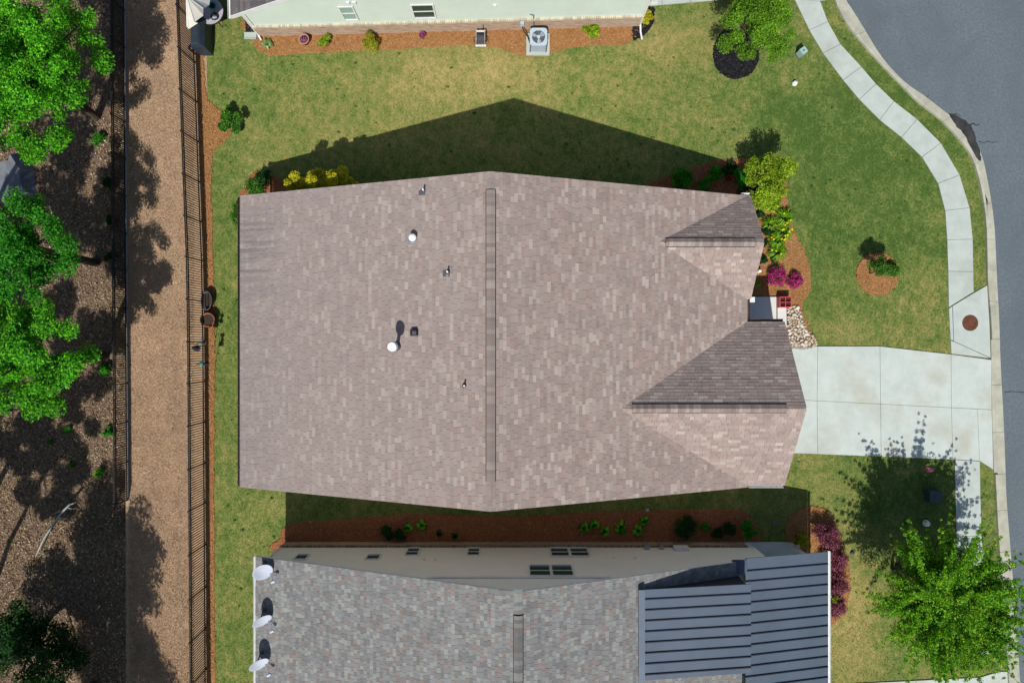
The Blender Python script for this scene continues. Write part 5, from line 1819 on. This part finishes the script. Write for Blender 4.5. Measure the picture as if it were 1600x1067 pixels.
link('plant', np_mesh('plant', V - np.array((cp.x, cp.y, .735)), Fc, C), M_leaf, root, (cp.x, cp.y, .735))
cp = P(335, 26, .8)
root = thing('grill_pan', 'black pan holding white cloth on the round patio table', 'pan', (cp.x, cp.y, .735))
mb = MB(); mb.lathe([(.12, 0), (.17, .05), (.175, .05), (.175, .06), (.15, .06), (.11, .02)], (cp.x, cp.y, .735), 20); mb.build('bowl', M_black, root, True)
rr = random.Random(12)
V, Fc, C = leaf_cloud([((cp.x, cp.y, .775), (.10, .10, .04), 1)], 40, .12, [(.7, .75, .78), (.5, .55, .6)], [1, 1], 10)
link('cloth', np_mesh('cloth', V - np.array((cp.x, cp.y, .735)), Fc, C), M_flower, root, (cp.x, cp.y, .735))
# half folded umbrella: ribs hold points out, the cloth between them sags inwards
c = P(291, -6, 2.45)
root = thing('patio_umbrella', 'tilted cream and grey striped patio umbrella at the top edge', 'umbrella', (c.x, c.y, 0))
mb = MB(); mb.tube([(c.x - .25, c.y + .1, 0), (c.x - .25, c.y + .1, 1.9), (c.x, c.y, 2.45)], .025, 8); mb.build('pole', M_galv, root)
mb = MB(); mb.lathe([(.25, 0), (.25, .05), (.05, .09)], (c.x - .25, c.y + .1, 0), 20); mb.build('base', M_black, root)
TM = Matrix.Rotation(math.radians(-48), 3, 'Y') @ Matrix.Rotation(math.radians(-22), 3, 'X')
for k in range(10):
    a0, a1 = k * math.pi / 5 + .1, (k + 1) * math.pi / 5 + .1
    am = (a0 + a1) / 2
    U = lambda r_, a_, z_: c + TM @ Vector((r_ * math.cos(a_), r_ * math.sin(a_), z_))
    A = U(0, 0, 0)
    for m_, aa, ab, ra_, rb_ in ((M_cream, a0, am, 1.12, .80), (M_canvasg, am, a1, .80, 1.12)):
        za, zb_ = (-.62, -.78) if ra_ > rb_ else (-.78, -.62)
        Bv, Cv = U(ra_, aa, za), U(rb_, ab, zb_)
        mb = MB(); t = TM @ Vector((0, 0, .012))
        mb.add([A, Bv, Cv, A - t, Bv - t, Cv - t], [(0, 1, 2), (5, 4, 3), (0, 3, 4, 1), (1, 4, 5, 2), (2, 5, 3, 0)])
        mb.build('canopy_panel', m_, root)
    mb = MB(); mb.tube([A, U(1.13, a0, -.61)], .02, 6); mb.build('rib', M_trimw, root)

# splash block under the downspout of the top house
c = P(390, 57, .06)
mb = MB(); mb.box((c.x + .05, c.y, .085), (.55, .24, .05)); mb.box((c.x + .05, c.y + .13, .12), (.55, .03, .06)); mb.box((c.x + .05, c.y - .13, .12), (.55, .03, .06))
tag(mb.build('splash_block', M_conc), 'pale concrete splash block at the left corner of the top house', 'splash block')

# air conditioner
c = P(841.5, 58, .82)
root = thing('air_conditioner', 'grey outdoor air conditioner with round fan grille on a concrete pad', 'air conditioner', (c.x, c.y, 0))
mb = MB(); mb.box((c.x + .0, c.y - .02, .07), (1.05, .98, .12)); mb.build('pad', M_conc, root)
mb = MB(); mb.box((c.x, c.y, .45), (.72, .74, .64)); body = mb.build('cabinet', M_acside, root)
for k in range(9):
    mb = MB(); mb.box((c.x, c.y, .17 + k * .068), (.745, .765, .016)); mb.build('louvre', M_acgrey, body)
mb = MB()
for sx in (-1, 1):
    for sy in (-1, 1):
        mb.box((c.x + sx * .36, c.y + sy * .37, .45), (.05, .05, .66))
mb.build('corner_post', M_acside, root)
top = MB()
seg = 32
ro = []
for k in range(seg):
    a = 2 * math.pi * k / seg
    s = 1 / max(abs(math.cos(a)), abs(math.sin(a)))
    s = min(s, 1.27)
    ro.append((c.x + .385 * math.cos(a) * s, c.y + .395 * math.sin(a) * s))
ri = [(c.x + .29 * math.cos(2 * math.pi * k / seg), c.y + .29 * math.sin(2 * math.pi * k / seg)) for k in range(seg)]
vs = [(x, y, .83) for x, y in ro] + [(x, y, .83) for x, y in ri] + [(x, y, .76) for x, y in ro] + [(x, y, .76) for x, y in ri]
fs = []
for k in range(seg):
    q = (k + 1) % seg
    fs += [(k, q, seg + q, seg + k), (2 * seg + k, 2 * seg + q, q, k), (seg + k, seg + q, 3 * seg + q, 3 * seg + k)]
top.add(vs, fs)
tp = top.build('top_panel', M_acgrey, root)
mb = MB(); mb.lathe([(.30, .775), (.0, .776)], (c.x, c.y, 0), 24); mb.build('fan_well', M_acside, root)
fan = MB()
for k in range(3):
    a = k * 2.094 + .5
    d = Vector((math.cos(a), math.sin(a), 0)); s = Vector((-d.y, d.x, 0))
    b0 = Vector((c.x, c.y, .79))
    fan.add([b0 + d * .05 - s * .03, b0 + d * .05 + s * .05 + Vector((0, 0, .02)), b0 + d * .27 + s * .16 + Vector((0, 0, .02)), b0 + d * .27 - s * .06], [(0, 3, 2, 1)])
fan.build('fan', M_acgrey, root)
for rr_ in (.12, .17, .22, .265):
    mb = MB(); mb.tube([(c.x + rr_ * math.cos(a), c.y + rr_ * math.sin(a), .838) for a in np.linspace(0, 2 * math.pi, 25)], .005, 4, False); mb.build('guard_ring', M_acside, root)
mb = MB(); mb.lathe([(.075, .83), (.075, .85), (.0, .86)], (c.x, c.y, 0), 16); mb.build('hub', M_acgrey, root)
mb = MB()
for k in range(10):
    a = k * math.pi / 5
    mb.tube([(c.x + .06 * math.cos(a), c.y + .06 * math.sin(a), .842), (c.x + .30 * math.cos(a), c.y + .30 * math.sin(a), .838)], .005, 4)
mb.build('guard_spoke', M_acside, root)
# disconnect box and whip
c2 = P(816, 41, .75)
root2 = thing('disconnect_box', 'grey electrical box with striped conduit left of the air conditioner', 'electrical box', (c2.x, c2.y, .4))
mb = MB(); mb.box((c2.x, c2.y + .05, .82), (.17, .12, .26)); mb.build('box_body', M_acgrey, root2)
mb = MB(); mb.tube([(c2.x, c2.y + .0, .7), (c2.x + .08, c2.y - .12, .5), (c2.x + .25, c2.y - .28, .32), (c.x - .36, c.y - .05, .28)], .026, 8); mb.build('conduit', M_black, root2)
# hose reel
c = P(751, 60, .35)
root = thing('hose_reel', 'grey hose reel cart with dark hose against the brick wall', 'hose reel', (c.x, c.y, .05))
mb = MB()
for s in (-1, 1):
    mb.box((c.x + s * .19, c.y - .02, .33), (.04, .42, .56))
fr = mb.build('side_frame', M_galv, root)
mb = MB(); mb.box((c.x, c.y + .2, .58), (.42, .05, .06)); mb.box((c.x, c.y - .24, .12), (.48, .07, .08)); mb.build('crossbar', M_trimw, root)
mb = MB(); mb.tube([(c.x - .15, c.y - .02, .36), (c.x + .15, c.y - .02, .36)], .15, 14); mb.build('drum', M_acside, root)
for k in range(6):
    mb = MB(); x = c.x - .12 + k * .048
    mb.tube([(x, c.y - .02 + .175 * math.cos(a), .36 + .175 * math.sin(a)) for a in np.linspace(0, 2 * math.pi, 17)], .022, 5, False); mb.build('hose_coil', M_leadflash, root)
mb = MB(); mb.tube([(c.x + .06, c.y + .12, .5), (c.x + .1, c.y + .32, .5), (c.x + .14, c.y + .48, .62)], .016, 6); mb.tube([(c.x - .2, c.y + .25, .08), (c.x - .33, c.y + .1, .08), (c.x - .3, c.y - .08, .08)], .018, 6); mb.tube([(c.x + .22, c.y + .28, .08), (c.x + .33, c.y + .14, .08), (c.x + .26, c.y - .02, .1)], .018, 6); mb.build('hose_end', M_black, root)

# utility boxes, lids and caps
def ubox(label, px, py, sx, sy, h, m, rz, zg=0):
    c = P(px, py, h)
    root = thing('utility_box', label, 'utility box', (c.x, c.y, zg))
    mb = MB(); mb.box((c.x, c.y, h * .45), (sx, sy, h * .9), rz); mb.build('box_body', m, root)
    mb = MB(); mb.box((c.x, c.y, h * .94), (sx * 1.06, sy * 1.06, h * .12), rz); mb.build('lid', m, root)
    mb = MB(); mb.box((c.x, c.y, h * 1.02), (sx * .3, sy * .2, h * .05), rz); mb.build('latch', M_leadflash, root)
    mb = MB(); mb.box((c.x, c.y, .02), (sx * 1.12, sy * 1.12, .05), rz); mb.build('collar', M_leadflash, root)


ubox('pale green utility pedestal on the lawn by the curving sidewalk', 1256, 79, .27, .27, .48, M_pale_box, .6)
ubox('dark green utility box in the shade of the feathery tree', 1463, 776.5, .52, .50, .45, M_greenbox, 0)


def cap(name, label, px, py, r, h, m, cat):
    c = P(px, py, h)
    root = thing(name, label, cat, (c.x, c.y, 0))
    mb = MB(); mb.lathe([(r, -.02), (r, h * .6), (r * .92, h * .9), (0.0, h)], (c.x, c.y, .04), 20); mb.build('lid', m, root, True)
    mb = MB(); mb.lathe([(r * 1.12, -.02), (r * 1.12, h * .35), (r * 1.0, h * .36)], (c.x, c.y, .04), 20); mb.build('collar', m, root)


cap('cleanout_cap', 'white round cap set in the lawn below the pale utility pedestal', 1243, 129.5, .10, .16, M_whitecap, 'pipe cap')
cap('cleanout_cap', 'white domed cap in the shade above the feathery tree', 1449, 818, .13, .16, M_whitecap, 'pipe cap')
cap('cleanout_cap', 'bluish round lid in the shaded grass between the houses', 1210, 817, .09, .05, mat('blue_lid', (.10, .14, .25), rough=.5), 'pipe cap')
cap('cleanout_cap', 'grey valve cover in the dry grass right of the purple shrubs', 1332, 864, .08, .06, M_leadflash, 'pipe cap')
cap('path_light', 'white globe path light under the porch eave', 1188, 423, .075, .3, M_whitecap, 'path light')
mb = MB(); mb.box((P(1011, 796).x, P(1011, 796).y, .06), (.14, .14, .05)); tag(mb.build('drain_grate', M_galv), 'small square drain grate at the edge of the red straw bed', 'drain')
# pink marking paint on the lawn, a thin flat sheet
pl = smooth_closed(poly([(1443, 733), (1447, 729.5), (1454, 730), (1459, 733), (1455, 737), (1447, 736.5)]), 5)
mb = MB(); mb.prism([(x + random.uniform(-.02, .02), y + random.uniform(-.02, .02)) for x, y in pl], .0, .055)
tag(mb.build('paint_mark', M_pink), 'flat patch of pink marking paint in the shaded lawn by the driveway', 'flowers')

# manhole
c = P(1516, 504.5, .05)
root = thing('manhole_cover', 'rusty round manhole cover in the concrete apron', 'manhole cover', (c.x, c.y, .04))
mb = MB(); mb.lathe([(.365, .0), (.365, .052), (.335, .056), (.325, .050)], (c.x, c.y, 0), 36); mb.build('frame_ring', M_rust, root)
mb = MB(); mb.lathe([(.318, .02), (.318, .053), (.0, .055)], (c.x, c.y, 0), 36); mb.build('cover', M_rust, root)
for r0 in (.10, .20, .28):
    mb = MB(); mb.tube([(c.x + r0 * math.cos(a), c.y + r0 * math.sin(a), .056) for a in np.linspace(0, 2 * math.pi, 33)], .010, 4, False); mb.build('raised_ring', M_rust, root)
for a in (0, math.pi):
    mb = MB(); mb.box((c.x + .24 * math.cos(a), c.y + .24 * math.sin(a), .058), (.06, .025, .008)); mb.build('pick_hole', M_black, root)

# red planter
c = P(1227, 472, .45)
root = thing('planter_box', 'red wooden planter crate with four compartments beside the porch walk', 'planter', (c.x, c.y, .06))
X0, X1, Y0, Y1, Z1 = c.x - .02 - .24, c.x + .24, c.y - .22, c.y + .22, .52
for name_, cc, dd in (('side_board', (X0, c.y, .28), (.035, Y1 - Y0 + .03, .46)), ('side_board', (X1, c.y, .28), (.035, Y1 - Y0 + .03, .46)), ('side_board', (c.x - .01, Y0, .28), (X1 - X0 - .04, .035, .46)), ('side_board', (c.x - .01, Y1, .28), (X1 - X0 - .04, .035, .46)), ('divider', (c.x - .01, c.y, .30), (.03, Y1 - Y0 - .04, .42)), ('divider', (c.x - .01 - .12, c.y, .30), (.20, .03, .41)), ('divider', (c.x + .12, c.y, .30), (.20, .03, .41))):
    mb = MB(); mb.box(cc, dd); mb.build(name_, M_red, root)
for sx in (-1, 1):
    for sy in (-1, 1):
        mb = MB(); mb.box((c.x - .01 + sx * .125, c.y + sy * .115, .24), (.2, .18, .3)); mb.build('soil', M_soil, root)

# river stones
rr = random.Random(21)
var = []
for k in range(7):
    t = (1 + 5 ** .5) / 2
    vs = [(-1, t, 0), (1, t, 0), (-1, -t, 0), (1, -t, 0), (0, -1, t), (0, 1, t), (0, -1, -t), (0, 1, -t), (t, 0, -1), (t, 0, 1), (-t, 0, -1), (-t, 0, 1)]
    fs = [(0, 11, 5), (0, 5, 1), (0, 1, 7), (0, 7, 10), (0, 10, 11), (1, 5, 9), (5, 11, 4), (11, 10, 2), (10, 7, 6), (7, 1, 8), (3, 9, 4), (3, 4, 2), (3, 2, 6), (3, 6, 8), (3, 8, 9), (4, 9, 5), (2, 4, 11), (6, 2, 10), (8, 6, 7), (9, 8, 1)]
    vs = [Vector(v).normalized() * rr.uniform(.86, 1.12) for v in vs]
    me = bpy.data.meshes.new('stone')
    me.from_pydata([tuple(v) for v in vs], [], fs)
    me.polygons.foreach_set('use_smooth', [True] * len(me.polygons))
    me.materials.append(M_stone)
    var.append(me)
SBp = poly(SB)
placed = []
tries = 0
xs = [p[0] for p in SBp]; ys = [p[1] for p in SBp]
while len(placed) < 210 and tries < 20000:
    tries += 1
    x, y = rr.uniform(min(xs), max(xs)), rr.uniform(min(ys), max(ys))
    if not inside(np.array([x]), np.array([y]), SBp)[0]: continue
    s = rr.uniform(.05, .12) if len(placed) < 110 else rr.uniform(.035, .065)
    if any((x - a) ** 2 + (y - b_) ** 2 < ((s + c_) * .72) ** 2 for a, b_, c_ in placed): continue
    placed.append((x, y, s))
    o = link('stone', rr.choice(var), None, rs, (x, y, .06 + s * .35))
    o.scale = (s * rr.uniform(.95, 1.35), s * rr.uniform(.75, .95), s * .6)
    o.rotation_euler = (rr.uniform(-.25, .25), rr.uniform(-.25, .25), rr.uniform(0, 6.28))


# satellite dishes on the lower roof
def dish(label, px, py, az_v, el, r=.37, z=3.62):
    c = P(px, py, z)
    n = Vector((az_v[0], az_v[1], 0)).normalized() * math.cos(el) + Vector((0, 0, math.sin(el)))
    q = n.to_track_quat('Z', 'Y').to_matrix()
    zr = EZ2 + (c.x + .25 - XL2) * SL2
    root = thing('satellite_dish', label, 'satellite dish', (c.x + .25, c.y, zr))
    prof = [(0, 0), (r * .35, .012), (r * .7, .05), (r, .10), (r * 1.02, .10), (r * .98, .085), (r * .6, .02), (.0, -.02)]
    mb = MB(); mb.lathe(prof, c - n * .06, 28, 1.0, 1.12, q); mb.build('reflector', M_dishw, root, True)
    foot = Vector((c.x - .04, c.y + .24, EZ2 + (c.x - .04 - XL2) * SL2 + .02))
    upv = (Vector((0, 0, 1)) - n * n.z).normalized()
    mb = MB(); mb.tube([foot, foot + Vector((0, 0, .28)), c - n * .10], .028, 8); mb.box(foot, (.22, .16, .02), R=Matrix.Rotation(-math.atan(SL2), 3, 'Y')); mb.build('mast', M_leadflash, root)
    lnb = c + n * .50 - upv * .34
    lowr = c + Vector((0, 0, -.30)) + Vector((n.x, n.y, 0)) * .10
    mb = MB(); mb.tube([c - upv * r * .98 + n * .02, c - upv * r * 1.02 + n * .25, lnb], .017, 6); mb.build('arm', M_dishw, root)
    mb = MB(); mb.tube([lnb + n * .05, lnb - n * .07], [.045, .055], 10); mb.box(lnb + Vector((.0, 0, .03)), (.16, .07, .07), .5); mb.build('receiver', M_dishw, root)


dish('uppermost white satellite dish, tilted most towards the sky, on the lower left eave', 410, 893, (.80, -.60), math.radians(46))
dish('middle white satellite dish on the lower left eave', 409, 969, (.66, -.75), math.radians(30))
dish('lowest white satellite dish on the lower left eave', 404, 1037, (.69, -.72), math.radians(33))


# repeats of a kind share a group
GROUPS = {'house': 'houses along the street', 'fence': 'black metal picket fences', 'broadleaf_tree': 'trees of the woods on the left', 'ornamental_tree': 'ornamental yard trees', 'sapling': 'saplings and seedlings on the woods floor',
          'shrub': 'shrubs in the planting beds', 'azalea': 'flowering azaleas by the porch', 'daylily': 'daylilies in the front bed', 'leafy_plant': 'leafy plants in the bed between the houses', 'purple_shrub': 'purple shrubs beside the metal roof',
          'flower_pot': 'flower pots along the brick wall', 'satellite_dish': 'satellite dishes on the lower eave', 'bird_feeder': 'bird feeders at the lawn fence', 'shepherd_hook': 'crook poles at the lawn fence', 'utility_box': 'utility boxes on the lawns', 'cleanout_cap': 'caps and lids set in the lawn'}
for o in S.objects:
    if o.parent is None and 'label' in o:
        g = GROUPS.get(o.name.split('.')[0])
        if g: o['group'] = g
